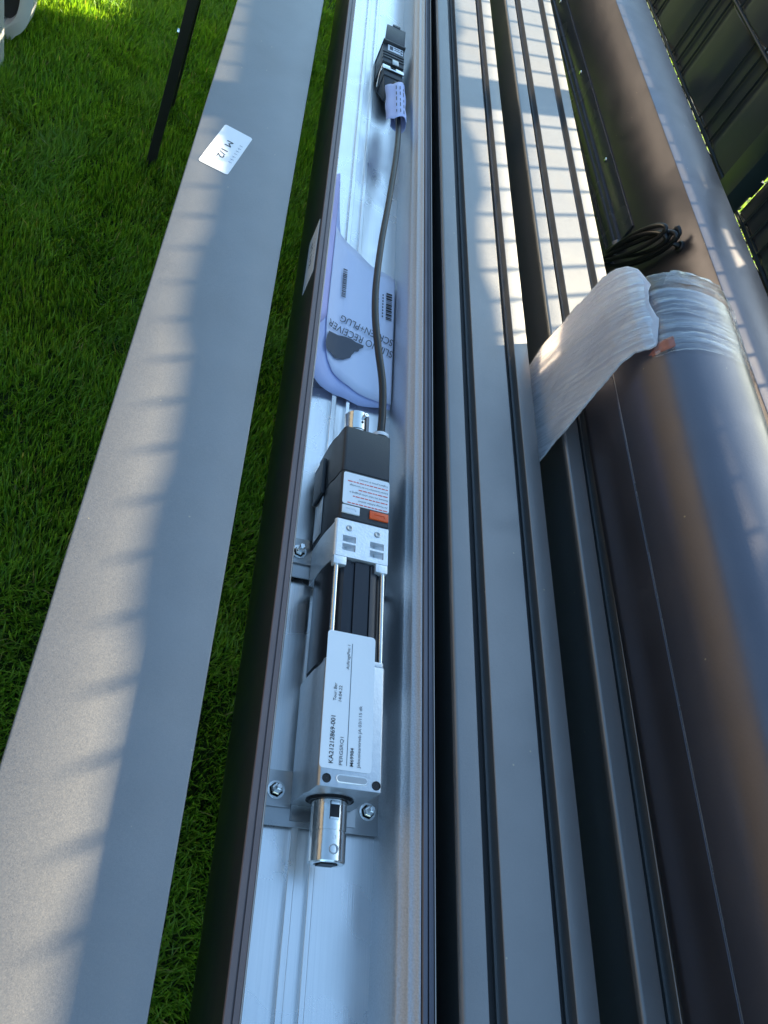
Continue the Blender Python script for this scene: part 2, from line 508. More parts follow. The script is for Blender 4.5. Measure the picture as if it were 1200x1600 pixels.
def make_grass():
    rng = np.random.default_rng(11)
    def area(x0, x1, y0, y1, dens):
        n = int((x1 - x0) * (y1 - y0) * dens)
        return np.column_stack([rng.uniform(x0, x1, n), rng.uniform(y0, y1, n)])
    P = np.vstack([area(-0.80, 0.45, -0.15, 3.3, 50000), area(-1.7, -0.80, -0.6, 4.0, 7000),
                   area(0.45, 1.0, -0.4, 4.0, 6000), area(-0.8, 0.45, 3.3, 4.2, 12000), area(1.1, 3.4, 0.2, 5.0, 2600)])
    n = len(P)
    # low frequency fields for tuft direction and height
    def field(seed, s):
        r2 = np.random.default_rng(seed); v = np.zeros(n)
        for k in range(7):
            a = r2.uniform(0, 2 * math.pi); fr = s * r2.uniform(0.6, 2.2)
            v += np.sin((P[:, 0] * math.cos(a) + P[:, 1] * math.sin(a)) * fr + r2.uniform(0, 6.28))
        return v / 3.0
    ang = field(1, 14) * 2.0 + rng.normal(0, 1.25, n)
    ht = (0.032 + 0.006 * field(2, 26) + rng.normal(0, 0.007, n)).clip(0.014, 0.06)
    lean = (0.30 + 0.14 * field(3, 16) + rng.normal(0, 0.20, n)).clip(0.0, 1.05)
    wd = rng.uniform(0.0010, 0.0019, n)
    tint = (0.71 + 0.10 * field(4, 9) + rng.normal(0, 0.20, n)).clip(0.0, 0.95)
    dry = rng.random(n) < 0.018
    tint[dry] = 1.0
    dx, dy = np.cos(ang), np.sin(ang)
    tw = ang + math.pi / 2 + rng.normal(0, 0.5, n)
    sx, sy = np.cos(tw), np.sin(tw)
    V = np.zeros((n, 7, 3))
    for k, (t, wf) in enumerate(((0.0, 1.0), (0.4, 0.95), (0.75, 0.7))):
        bend = lean * (0.35 * t + 0.95 * t * t)
        cx = P[:, 0] + dx * ht * bend; cy = P[:, 1] + dy * ht * bend
        cz = ht * t * np.sqrt(np.clip(1 - 0.35 * lean * t, 0.2, 1)) - 0.002
        for j, sg in enumerate((-1, 1)):
            V[:, 2 * k + j, 0] = cx + sg * sx * wd * wf
            V[:, 2 * k + j, 1] = cy + sg * sy * wd * wf
            V[:, 2 * k + j, 2] = cz
    bend = lean * 1.35
    V[:, 6, 0] = P[:, 0] + dx * ht * bend; V[:, 6, 1] = P[:, 1] + dy * ht * bend
    V[:, 6, 2] = ht * np.sqrt(np.clip(1 - 0.45 * lean, 0.15, 1))
    base = (np.arange(n) * 7)[:, None]
    loops = np.hstack([base + np.array([[0, 1, 3, 2]]), base + np.array([[2, 3, 5, 4]]), base + np.array([[4, 5, 6]])]).ravel()
    me = bpy.data.meshes.new('grass')
    me.vertices.add(n * 7); me.vertices.foreach_set('co', V.ravel())
    me.loops.add(len(loops)); me.loops.foreach_set('vertex_index', loops.astype(np.int32))
    me.polygons.add(n * 3)
    st = (np.arange(n)[:, None] * 11 + np.array([[0, 4, 8]])).ravel()
    me.polygons.foreach_set('loop_start', st.astype(np.int32))
    at = me.attributes.new('tint', 'FLOAT', 'POINT')
    at.data.foreach_set('value', np.repeat(tint, 7).astype(np.float32))
    me.update(calc_edges=True)
    me.shade_smooth()
    me.materials.append(MATS['grass_blade'])
    o = bpy.data.objects.new('grass', me); COL.objects.link(o)
    tag(o, 'dense short green lawn grass under the profiles', 'grass', kind='stuff')
make_grass()

# ------------------------------------------------------------------ privacy fence on the right
FX0, FS = 1.113, -0.039                          # fence line X = FX0 + FS*Y
fx = lambda y: FX0 + FS * y
LINES = [Zh(h) for h in (0.089, 0.297, 0.473, 0.660, 0.853, 1.045, 1.240, 1.425)]
POSTS = [-1.04, 1.475, 3.99]

def fence_post(y, label):
    t = thing('fence_post', (fx(y) - 0.045, y, 0), label, 'fence post', 'posts of the privacy fence')
    x = fx(y) - 0.045
    build('shaft', MB().box(x - 0.02, x + 0.02, y - 0.03, y + 0.03, 0, Zh(0.078)), 'fence_post_coat', t, bevel=0.002)
    build('cap', MB().box(x - 0.0225, x + 0.0225, y - 0.0325, y + 0.0325, Zh(0.078), Zh(0.072)), 'black_plastic', t, bevel=0.002)
    for z in (0.35, 0.85, 1.3):
        c = build('clamp', MB().box(x + 0.0205, x + 0.036, y - 0.02, y + 0.02, z - 0.018, z + 0.018), 'fence_steel', t, bevel=0.002)

rod_me = None
def fence_panel(ya, yb, label, first_rod):
    global rod_me
    ym = (ya + yb) / 2
    t = thing('privacy_fence', (fx(ym), ym, 0), label, 'fence', 'double rod mesh panels of the privacy fence')
    rods = []
    y = first_rod
    while y < yb - 0.01:
        rods.append(y); y += 0.05
    for y in rods:
        if rod_me is None:
            o = build('vertical_rod', MB().tube([(fx(y), y, 0.01), (fx(y), y, Zh(0.0745))], 0.003, 8), 'fence_steel', t, origin=(fx(y), y, 0))
            rod_me = o.data
        else:
            o = bpy.data.objects.new('vertical_rod', rod_me); COL.objects.link(o); o.parent = t
            o.location = Vector((fx(y), y, 0)) - t.location
    for z in LINES:
        for s in (-1, 1):
            build('horizontal_rod', MB().tube([(fx(ya) + s * 0.0072, ya + 0.01, z), (fx(yb) + s * 0.0072, yb - 0.01, z)], 0.004, 8), 'fence_steel', t)
    # woven strips: behind three rods, in front of the next three
    def strip(z0, z1, y_end, ph, dips=()):
        ys = np.arange(ya + 0.012, y_end, 0.0085)
        rows = []
        for k, zz in enumerate((z0, z0 + 0.004, (z0 + z1) / 2, z1 - 0.004, z1)):
            row = []
            for yy in ys:
                u = ((yy - rods[0]) / 0.05 + ph) % 6.0
                # smooth square wave: u in [0,2] behind (+X), in [3,5] in front (-X)
                if u <= 2: s = 1
                elif u < 3: s = math.cos(math.pi * (u - 2))
                elif u <= 5: s = -1
                else: s = -math.cos(math.pi * (u - 5))
                bulge = 0.0025 * math.sin(math.pi * (u - 3) / 2) if 3 < u < 5 else 0
                zt = zz
                if k >= 3:
                    for d in dips:
                        if abs(yy - d) < 0.036: zt -= 0.010
                zt += 0.0012 * math.sin(yy * 17 + ph) if k in (0, 1, 3, 4) else 0
                row.append((fx(yy) + s * 0.0052 - bulge, yy, zt))
            rows.append(row)
        build('privacy_strip', MB().sheet(rows), 'fence_strip', t, smooth=60, solid=0.0012)
    strip(Zh(0.166), Zh(0.0815 if ya < 0 else 0.0895), yb - 0.012, 2)
    for k in range(1, 7):
        e = yb - 0.012
        if k in (2, 3) and ya > 1: e = 3.42           # one strip stops short here
        strip(LINES[k + 1] + 0.0035, LINES[k] - (0.0115 if k == 3 else 0.0045), e, (0, 2, 1, 4, 3, 5, 0)[k], dips=(1.13,) if k == 1 else ())
fence_panel(POSTS[0] + 0.0, POSTS[1], 'dark mesh fence panel with woven privacy strips nearest the camera', -1.02)
fence_panel(POSTS[1], POSTS[2], 'dark mesh fence panel with woven privacy strips behind the screwed profile', 1.48)
fence_post(POSTS[0], 'dark green steel fence post at the near end of the fence')
fence_post(POSTS[1], 'dark green steel fence post crossing the woven strips')
fence_post(POSTS[2], 'dark green steel fence post at the far end of the fence')

# ------------------------------------------------------------------ unseen dark house, added on the left to darken reflections
def house():
    x1, x0, ya, yb, h = -3.1, -8.0, -5.0, 17.0, 3.4
    t = thing('added_dark_house', ((x0 + x1) / 2, (ya + yb) / 2, 0), 'long dark brown timber house out of view, added to darken reflections', 'house')
    build('wall', MB().box(x0, x1 - 0.03, ya, yb, 0, h), 'added_house_timber', t)
    y = ya; me = None
    while y < yb - 0.1:
        if me is None:
            o = build('board', MB().box(x1 - 0.029, x1, y + 0.004, y + 0.196, 0.05, h), 'added_house_timber', t, bevel=0.004, origin=(x1, y, 0)); me = o.data
        else:
            o = bpy.data.objects.new('board', me); COL.objects.link(o); o.parent = t
            o.location = Vector((x1, y, 0)) - t.location
        y += 0.2
    build('roof', MB().add([(x0 - .3, ya - .3, h), (x1 + .35, ya - .3, h), (x1 + .35, yb + .3, h), (x0 - .3, yb + .3, h), ((x0 + x1) / 2, ya - .3, h + 1.5), ((x0 + x1) / 2, yb + .3, h + 1.5)],
                           [(0, 3, 2, 1), (0, 1, 4), (2, 3, 5), (1, 2, 5, 4), (3, 0, 4, 5)]), 'fence_strip', t, smooth=0)
simple('added_house_timber', (0.022, 0.0175, 0.0165), 0.7, 0.0, 0.4, 6, 0.3, 30, (1, 6, 0.3))  # very dark, so the added house dims what left faces reflect
house()

# ------------------------------------------------------------------ trestles
def trestle(y, label):
    t = thing('trestle', (0.42, y, 0), label, 'trestle', 'black steel trestles under the profiles')
    build('crossbar', MB().box(-0.19, 0.98, y - 0.02, y + 0.02, ZB - 0.04, ZB), 'trestle_steel', t, bevel=0.002)
    for xb, xt in ((-0.168, -0.118), (0.95, 0.90)):
        for yb_ in (y - 0.002, y + 0.30):
            a = Vector((xb, yb_, 0.0)); b = Vector((xt, y if yb_ < y + .1 else y + 0.03, ZB - 0.04))
            w = 0.0125
            m = MB()
            vs_ = []
            for pnt in (a, b):
                vs_ += [pnt + Vector((sx * w, sy * w, 0)) for sx, sy in ((-1, -1), (1, -1), (1, 1), (-1, 1))]
            m.add(vs_, [(0, 1, 2, 3), (4, 5, 6, 7), (0, 1, 5, 4), (1, 2, 6, 5), (2, 3, 7, 6), (3, 0, 4, 7)])
            lg = build('leg', m, 'trestle_steel', t, bevel=0.0015)
            if xb < 0:
                c = a.lerp(b, 0.52)
                build('bolt', MB().rings([(0, 0.0001), (0, 0.006), (0.006, 0.006), (0.006, 0.0001)], c + Vector((-w - 0.005, 0, 0)), (1, 0, 0), 8), 'zinc', lg)
trestle(2.020, 'black steel trestle with its leg standing in the grass beside the flat profile')
trestle(-0.60, 'black steel trestle carrying the near ends of the profiles')

# ------------------------------------------------------------------ small paper labels
def rounded_rect(cx, cy, lx, ly, ang, r=0.003, n=4):
    pts = []
    for sx, sy, a0 in ((1, 1, 0), (-1, 1, 90), (-1, -1, 180), (1, -1, 270)):
        for k in range(n + 1):
            a = R(a0 + 90 * k / n)
            pts.append((sx * (lx / 2 - r) + r * math.cos(a), sy * (ly / 2 - r) + r * math.sin(a)))
    c, s = math.cos(ang), math.sin(ang)
    return [(cx + x * c - y * s, cy + x * s + y * c) for x, y in pts]

def plate(pts3, normal, th):
    n = len(pts3); N = Vector(normal) * th
    return MB().add([Vector(p) for p in pts3] + [Vector(p) + N for p in pts3],
                    [tuple(range(n)), tuple(n + i for i in range(n))] + [(i, (i + 1) % n, n + (i + 1) % n, n + i) for i in range(n)])

# ------------------------------------------------------------------ flat wide profile on the left
S = 0.013
def bevelled(x0, x1, z0, z1, b):
    return [(x0 + b, z0), (x1 - b, z0), (x1, z0 + b)] + [(x1, z1 - b), (x1 - b * 0.3, z1 - b * 0.3), (x1 - b, z1), (x0 + b, z1), (x0 + b * 0.3, z1 - b * 0.3), (x0, z1 - b), (x0, z0 + b)]
ZL = Zh(0.53)
t = thing('flat_profile', (0.02, 0.9, ZB), 'wide flat grey powder coated profile with a white label, leftmost on the trestle', 'metal profile')
build('body', MB().prism(bevelled(-0.038, 0.0765, ZB, ZL, 0.0018), Y0, Y1, S), 'coat_grey', t)
# label: 34 x 84 mm, turned 13 degrees
a0 = R(-12.5)
cx, cy = 0.0081, 0.8161
stk = build('sticker', plate([(x, y, ZL + 0.0002) for x, y in rounded_rect(cx, cy, 0.034, 0.085, a0)], (0, 0, 1), 0.0003), 'label_paper', t, smooth=0)
rx = np.array((math.cos(a0), math.sin(a0), 0)); ry = np.array((-math.sin(a0), math.cos(a0), 0))
C3 = np.array((cx, cy, ZL + 0.0005))
text_part('printed_text', 'M 1/2', stk, 'print_black', C3 + rx * -0.0045 + ry * 0.016, -ry, rx, 0.036, 0.0075, bold=0.0)
for k in range(7):
    o_ = C3 + rx * 0.0095 + ry * (0.018 - k * 0.0062)
    w_ = 0.0014 + 0.0014 * ((k * 5) % 3) / 2
    pts = [o_, o_ + rx * 0.0040, o_ + rx * 0.0040 - ry * 0.0005, o_ - ry * 0.0005]
    build('printed_mark', plate([p + np.array((0, 0, 0.0001)) for p in pts], (0, 0, 1), 0.00012), 'print_faint', stk, smooth=0)
    pts = [o_ + rx * 0.0015, o_ + rx * 0.0020, o_ + rx * 0.0020 - ry * w_, o_ + rx * 0.0015 - ry * w_]
    build('printed_mark', plate([p + np.array((0, 0, 0.0003)) for p in pts], (0, 0, 1), 0.00012), 'print_faint', stk, smooth=0)

# ------------------------------------------------------------------ open channel with the motor
SC = 0.009
ZC = Zh(0.505); ZF = Zh(0.5625)
t = channel = thing('open_channel', (0.18, 0.9, ZB), 'open brown coated channel profile with bare aluminium inside', 'metal profile')
XL, XR = 0.1130, 0.2425
shell = [(XL, ZC - 0.001)] + arc(XL + 0.05, ZB + 0.05, 0.05, 180, 270, 10) + arc(XR - 0.004, ZB + 0.004, 0.004, 270, 360, 3) + \
        [(XR, ZC - 0.0008), (XR - 0.0008, ZC), (XR - 0.0040, ZC), (XR - 0.0043, ZC - 0.0012), (XR - 0.0050, ZC - 0.0012), (XR - 0.0053, ZC), (XR - 0.0080, ZC), (XR - 0.0086, ZC - 0.0008),
         (XR - 0.0086, ZB + 0.012), (XR - 0.012, ZB + 0.0045), (XL + 0.052, ZB + 0.0045)] + \
        [(x, z) for x, z in reversed(arc(XL + 0.05, ZB + 0.05, 0.0455, 180, 268, 8))] + [(XL + 0.0045, ZC - 0.004)]
build('shell', MB().prism(shell, Y0, Y1, SC), 'coat_brown', t)
# stepped lip along the left rim
build('lip', MB().prism([(XL, ZC - 0.0009), (XL + 0.0095, ZC - 0.0045), (XL + 0.0095, ZC - 0.0006), (XL + 0.0088, ZC), (XL + 0.0056, ZC), (XL + 0.0054, ZC - 0.0013), (XL + 0.0045, ZC - 0.0013), (XL + 0.0043, ZC), (XL + 0.0006, ZC)], Y0, Y1, SC), 'lip_coat', t)
build('cut_edge', MB().prism([(XL + 0.0096, ZC - 0.0045), (XL + 0.0106, ZC - 0.0042), (XL + 0.0107, ZC - 0.0008), (XL + 0.0101, ZC - 0.0001), (XL + 0.0096, ZC - 0.0003)], Y0, Y1, SC), 'cut_edge', t)
build('rim_edge', MB().prism([(XR + 0.0001, ZC - 0.012), (XR + 0.0011, ZC - 0.012), (XR + 0.0011, ZC - 0.0004), (XR + 0.0006, ZC + 0.0001), (XR + 0.0001, ZC - 0.0001)], Y0, Y1, SC), 'cut_edge', t)
# grainy inner wall with its ridge and foot
xi = XR - 0.0088
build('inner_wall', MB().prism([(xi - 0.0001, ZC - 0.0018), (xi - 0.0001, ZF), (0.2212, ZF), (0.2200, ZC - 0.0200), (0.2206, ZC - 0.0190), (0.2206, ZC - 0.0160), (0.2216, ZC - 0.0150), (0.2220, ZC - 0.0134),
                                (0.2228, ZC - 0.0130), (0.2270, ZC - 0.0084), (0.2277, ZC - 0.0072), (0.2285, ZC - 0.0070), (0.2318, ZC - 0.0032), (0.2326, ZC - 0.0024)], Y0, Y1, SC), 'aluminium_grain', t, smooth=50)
# bare floor, two upstanding ribs and a joint line
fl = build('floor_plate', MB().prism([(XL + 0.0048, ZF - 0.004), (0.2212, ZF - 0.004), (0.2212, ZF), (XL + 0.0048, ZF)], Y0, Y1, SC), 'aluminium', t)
for xa, xb in ((0.1570, 0.1620), (0.1722, 0.1762)):
    build('rib', MB().prism([(xa, ZF), (xb, ZF), (xb, ZF + 0.0042), (xb - 0.0004, ZF + 0.0046), (xa + 0.0004, ZF + 0.0046), (xa, ZF + 0.0042)], Y0, Y1, SC), 'aluminium', t)
# left inner face, bare metal
build('inner_face', MB().prism([(XL + 0.0046, ZF), (XL + 0.0058, ZF), (XL + 0.0058, ZC - 0.006), (XL + 0.0046, ZC - 0.006)], Y0, Y1, SC), 'aluminium', t)
# label on the outer side face
yS, zS = 0.689, Zh(0.532)
xs_ = XL + SC * yS - 0.0004
pts = rounded_rect(0, 0, 0.083, 0.038, R(2), 0.002)
stk2 = build('sticker', plate([(XL + SC * (yS + u) - 0.0003, yS + u, zS + v) for u, v in pts], (-1, 0, 0), 0.0003), 'label_paper', t, smooth=0)
text_part('printed_text', 'M 1/2', stk2, 'print_grey', (xs_ - 0.0005, yS + 0.020, zS - 0.004), (0, -1, 0), (0, 0, 1), 0.036, 0.0075)
for k in range(6):
    yy = yS + 0.018 - 0.006 * k
    build('printed_mark', plate([(xs_ - 0.0005, yy, zS + 0.0105), (xs_ - 0.0005, yy - 0.0024, zS + 0.0105), (xs_ - 0.0005, yy - 0.0024, zS + 0.0112), (xs_ - 0.0005, yy, zS + 0.0112)], (-1, 0, 0), 0.00015), 'print_faint', stk2, smooth=0)

# ------------------------------------------------------------------ motor brackets
def bracket(y0, y1, label):
    t = thing('motor_bracket', (0.178, (y0 + y1) / 2, ZF), label, 'bracket', 'steel brackets holding the motor')
    z0 = ZF + 0.0047
    build('base_plate', MB().prism([(0.126, z0), (0.224, z0), (0.224, z0 + 0.0018), (0.126, z0 + 0.0018)], y0, y1, SC), 'steel_plate', t, bevel=0.0006)
    build('side_plate', MB().box(0.1290, 0.1545, y0 + 0.012, y1 - 0.001, z0 + 0.0020, z0 + 0.0045), 'steel_plate', t, bevel=0.0005)
    build('saddle', MB().prism([(0.1552, z0 + 0.0019), (0.2040, z0 + 0.0019), (0.2040, z0 + 0.0034), (0.1552, z0 + 0.0034)], y0 + 0.004, y1, 0), 'steel_plate', t)
    for bx, by in ((0.1425, (y0 + y1) / 2 + 0.004), (0.2135, y0 + 0.016)):
        zz = z0 + (0.0046 if bx < 0.16 else 0.0019)
        b_ = build('bolt', MB().rings([(0, 0.0001), (0, 0.0052), (0.0010, 0.0052), (0.0010, 0.0042), (0.0045, 0.0042), (0.0052, 0.0036), (0.0052, 0.0026), (0.0110, 0.0026), (0.0115, 0.0020), (0.0115, 0.0001)], (bx, by, zz), (0, 0, 1), 6), 'zinc', t, smooth=25)
        build('washer', MB().rings([(0, 0.0024), (0, 0.0064), (0.0009, 0.0064), (0.0009, 0.0024)], (bx, by, zz + 0.0001), (0, 0, 1), 20), 'zinc', b_)
bracket(0.118, 0.156, 'steel motor bracket with two bolts under the near coupling')
bracket(0.315, 0.352, 'steel motor bracket beside the silver cast head of the motor')

# ------------------------------------------------------------------ blind motor
ZT = Zh(0.495); ZM = ZF + 0.0082
t = motor = thing('blind_motor', (0.178, 0.27, ZM), 'blind drive motor with silver gearbox, black housing and white label', 'motor')
A, B_ = 0.1550, 0.2005
gy0, gy1 = 0.1325, 0.2250
gb = MB().prism([(A - 0.0008, ZM), (B_, ZM), (B_, ZT - 0.0012), (B_ - 0.0012, ZT), (A + 0.0015, ZT), (A, ZT - 0.002),
                 (A - 0.0002, ZT - 0.020), (A - 0.0014, ZT - 0.0235), (A - 0.0016, ZM + 0.012)], gy0, gy1 - 0.004)
gear = build('gearbox', gb, 'cast_aluminium', t, bevel=0.0008)
cap = build('gearbox_shoulder', MB().prism([(A + 0.001, ZM), (B_ - 0.0005, ZM), (B_ - 0.0005, ZT - 0.0016), (B_ - 0.002, ZT - 0.0004), (A + 0.006, ZT - 0.0004), (A + 0.0030, ZT - 0.003), (A + 0.0015, ZT - 0.010)], gy1 - 0.0039, gy1), 'cast_aluminium', t, bevel=0.0006)
for hx, hy in ((0.1608, 0.1378), (0.1960, 0.1368)):
    h_ = build('screw_hole', MB().rings([(0.0, 0.0031), (0.0006, 0.0030), (0.0006, 0.0025), (0.0002, 0.0023), (0.0002, 0.0001)], (hx, hy, ZT), (0, 0, 1), 20), 'dark_hole', gear)
sl = []
for sx in (-1, 1):
    for k in range(9):
        a = R(90 + 180 * k / 8) if sx < 0 else R(-90 + 180 * k / 8)
        sl.append((0.1785 + sx * 0.0085 + 0.0024 * math.cos(a), 0.1385 + 0.0024 * math.sin(a), ZT + 0.0001))
build('slot', plate(sl, (0, 0, 1), 0.0002), 'steel_plate', gear, smooth=0)
sl2 = [(x * 1.0, y, z) for x, y, z in sl]
build('slot_edge', MB().tube(sl2 + sl2[:1], 0.0005, 5), 'cast_bright', gear)
build('shaft_recess', MB().rings([(0.0001, 0.0001), (0.0002, 0.0155), (0.0006, 0.0155), (0.0008, 0.0165), (0.0001, 0.0168)], (0.1750, gy0 - 0.0009, Zh(0.5285)), (0, 1, 0), 32), 'dark_hole', gear)
# ribbed black tube between the castings
bz = ZT - 0.0035
tube_poly = [(A + 0.004, ZM + 0.004), (B_ - 0.004, ZM + 0.004), (B_ - 0.0016, ZM + 0.012), (B_ - 0.0016, bz - 0.008), (B_ - 0.004, bz - 0.004), (B_ - 0.0065, bz - 0.0035), (B_ - 0.0068, bz - 0.0012),
             (B_ - 0.010, bz), (B_ - 0.0130, bz + 0.0004), (B_ - 0.0134, bz - 0.0012), (B_ - 0.0142, bz - 0.0012), (B_ - 0.0146, bz + 0.0006), (A + 0.0195, bz + 0.0006), (A + 0.0191, bz - 0.0014), (A + 0.0160, bz - 0.0014), (A + 0.0156, bz + 0.0004),
             (A + 0.0105, bz), (A + 0.0075, bz - 0.0030), (A + 0.0030, bz - 0.0050), (A + 0.0006, bz - 0.010), (A - 0.0012, bz - 0.022), (A - 0.0012, ZM + 0.016)]
build('motor_tube', MB().prism(tube_poly, gy1 - 0.001, 0.306), 'black_anodised', t)
for rx_ in (0.1588, 0.1975):
    build('tie_rod', MB().tube([(rx_, gy1 - 0.004, ZT - 0.0030), (rx_, 0.306, ZT - 0.0030)], 0.0019, 12), 'zinc', t)
# bright cast head block with pockets
hy0, hy1 = 0.3075, 0.3415
hp = [(A - 0.0005, ZM), (B_ + 0.0002, ZM), (B_ + 0.0002, ZT - 0.0013), (B_ - 0.001, ZT), (A + 0.0035, ZT), (A + 0.0012, ZT - 0.0025), (A + 0.0003, ZT - 0.012), (A - 0.0040, ZT - 0.022), (A - 0.0050, ZM + 0.012)]
def frame_top(x0, x1, y0, y1, holes, z0, z1):
    """slab in XY with rectangular openings, from a cut grid"""
    xs = sorted({x0, x1, *[h[0] for h in holes], *[h[1] for h in holes]})
    ys = sorted({y0, y1, *[h[2] for h in holes], *[h[3] for h in holes]})
    m = MB(); ix = {}
    solid = lambda i, j: 0 <= i < len(xs) - 1 and 0 <= j < len(ys) - 1 and not any(h[0] <= (xs[i] + xs[i + 1]) / 2 <= h[1] and h[2] <= (ys[j] + ys[j + 1]) / 2 <= h[3] for h in holes)
    def v(i, j, k):
        if (i, j, k) not in ix:
            ix[(i, j, k)] = len(m.v); m.v.append((xs[i], ys[j], (z0, z1)[k]))
        return ix[(i, j, k)]
    for i in range(len(xs) - 1):
        for j in range(len(ys) - 1):
            if not solid(i, j): continue
            m.f.append((v(i, j, 1), v(i + 1, j, 1), v(i + 1, j + 1, 1), v(i, j + 1, 1)))
            m.f.append((v(i, j, 0), v(i, j + 1, 0), v(i + 1, j + 1, 0), v(i + 1, j, 0)))
            for di, dj, a, b in ((-1, 0, (i, j), (i, j + 1)), (1, 0, (i + 1, j), (i + 1, j + 1)), (0, -1, (i, j), (i + 1, j)), (0, 1, (i, j + 1), (i + 1, j + 1))):
                if not solid(i + di, j + dj):
                    m.f.append((v(*a, 0), v(*b, 0), v(*b, 1), v(*a, 1)))
    return m
low = [(x, min(z, ZT - 0.0066)) for x, z in hp]
low = [p for i, p in enumerate(low) if i == 0 or p != low[i - 1]]
head = build('head_block', MB().prism([(A - 0.0012, ZM), (B_ + 0.0002, ZM), (B_ + 0.0002, ZT - 0.0066), (A + 0.0011, ZT - 0.0066), (A + 0.0006, ZT - 0.014), (A - 0.0006, ZT - 0.024), (A - 0.0012, ZT - 0.036)], hy0, hy1), 'cast_bright', t, bevel=0.0005)
pk = [(0.1618, 0.1728, 0.3208, 0.3268), (0.1618, 0.1728, 0.3130, 0.3192), (0.1850, 0.1968, 0.3200, 0.3262), (0.1850, 0.1968, 0.3118, 0.3182)]
build('head_plate', frame_top(A + 0.0020, B_, hy0 - 0.0001, hy1 - 0.0001, pk, ZT - 0.0065, ZT), 'cast_bright', head, smooth=25)
build('head_round', MB().tube([(A + 0.0026, hy0, ZT - 0.0027), (A + 0.0026, hy1, ZT - 0.0027)], 0.0026, 16), 'cast_bright', head)
for x0, x1 in ((A + 0.0005, A + 0.0110), (B_ - 0.0100, B_)):
    build('head_tab', MB().box(x0, x1, hy0 - 0.0075, hy0 - 0.0002, ZT - 0.0065, ZT - 0.0001), 'cast_bright', head, bevel=0.0006)
for hx in (0.1668, 0.1908):
    build('screw_head', MB().rings([(0.0, 0.0028), (0.0005, 0.0027), (0.0007, 0.0020), (0.0002, 0.0012), (0.0002, 0.0001)], (hx, 0.3340, ZT), (0, 0, 1), 20), 'steel_plate', head)
for x0, x1, y0, y1 in pk:
    xm = (x0 + x1) / 2
    build('pocket_web', MB().add([(xm, y0, ZT - 0.0060), (x1, y0, ZT - 0.0025), (x1, y1, ZT - 0.0025), (xm, y1, ZT - 0.0060), (x1, y0, ZT - 0.0064), (x1, y1, ZT - 0.0064)], [(0, 1, 2, 3), (0, 4, 1), (3, 2, 5)]), 'cast_bright', head, smooth=0)
# black electronics housing
by0, by1, bys = 0.3425, 0.4380, 0.3900
def hpoly(g, zt):
    return [(A - 0.0010 + g, ZM), (B_ - g, ZM), (B_ - g, zt - 0.0014), (B_ - 0.0012 - g, zt), (A + 0.0046 + g, zt), (A + 0.0028 + g, zt - 0.0016), (A + 0.0020 + g, zt - 0.006),
            (A + 0.0012 + g, zt - 0.016), (A - 0.0004 + g, zt - 0.0225), (A - 0.0010 + g, zt - 0.032)]
house = build('housing', MB().prism(hpoly(0, ZT + 0.0006), by0, bys - 0.0004), 'black_plastic', t, bevel=0.0006)
build('housing_gasket', MB().prism(hpoly(0.0006, ZT), hy1 - 0.0002, by0 + 0.0002), 'black_rubber', t)
build('housing_seam', MB().prism(hpoly(0.0008, ZT - 0.0002), bys - 0.0006, bys + 0.0006), 'black_rubber', t)
hood = build('housing_cover', MB().prism(hpoly(0, ZT + 0.0006), bys + 0.0004, by1), 'black_plastic', t, bevel=0.0012)
build('side_clip', MB().box(A - 0.0050, A - 0.0012, 0.386, 0.424, ZM + 0.002, ZM + 0.026), 'black_plastic', house, bevel=0.0015)
build('side_label', MB().box(A - 0.0022, A - 0.0012, 0.346, 0.384, ZM + 0.004, ZM + 0.024), 'steel_plate', house, bevel=0.0003)
zst = ZT + 0.0007
wst = build('warning_sticker', plate([(x, y, zst) for x, y in rounded_rect(0.1796, 0.3722, 0.0410, 0.0318, 0, 0.002)], (0, 0, 1), 0.0003), 'label_paper', house, smooth=0)
lines = ['Zur Montage Aufkleber abziehen!', 'Remove the label when plugging in', "Enlevez l'autocollant lors de l'accrochage", 'Togliere prima di montare']
for k, s in enumerate(lines):
    yy = 0.3620 + k * 0.0072
    text_part('printed_text', s, wst, 'print_grey', (0.1986, yy, zst + 0.0004), (-1, 0, 0), (0, -1, 0), 0.026 + 0.008 * (k in (1, 2)), 0.0017)
    x = 0.1986
    rr = random.Random(k)
    while x > 0.1640 + 0.004 * (k % 3):
        w_ = rr.uniform(0.0014, 0.0042)
        build('red_print', plate([(x, yy - 0.0036, zst + 0.0004), (x - w_, yy - 0.0036, zst + 0.0004), (x - w_, yy - 0.0046, zst + 0.0004), (x, yy - 0.0046, zst + 0.0004)], (0, 0, 1), 0.0001), 'print_red', wst, smooth=0)
        x -= w_ + 0.0007
for nm, mt, x0, x1 in (('white_button', 'white_plastic', 0.1590, 0.1742), ('orange_button', 'orange_plastic', 0.1830, 0.1995)):
    b_ = build(nm, MB().box(x0, x1, 0.3470, 0.3545, ZT + 0.0004, ZT + 0.0022), mt, house, bevel=0.0005)
    build('pointer_mark', MB().box(x0 + 0.0035, x1 - 0.0030, 0.3512, 0.3520, ZT + 0.0022, ZT + 0.0027), mt, b_, bevel=0.0002)
    build('pointer_tip', MB().box(x1 - 0.0042, x1 - 0.0030, 0.3498, 0.3512, ZT + 0.0022, ZT + 0.0027), mt, b_, bevel=0.0002)
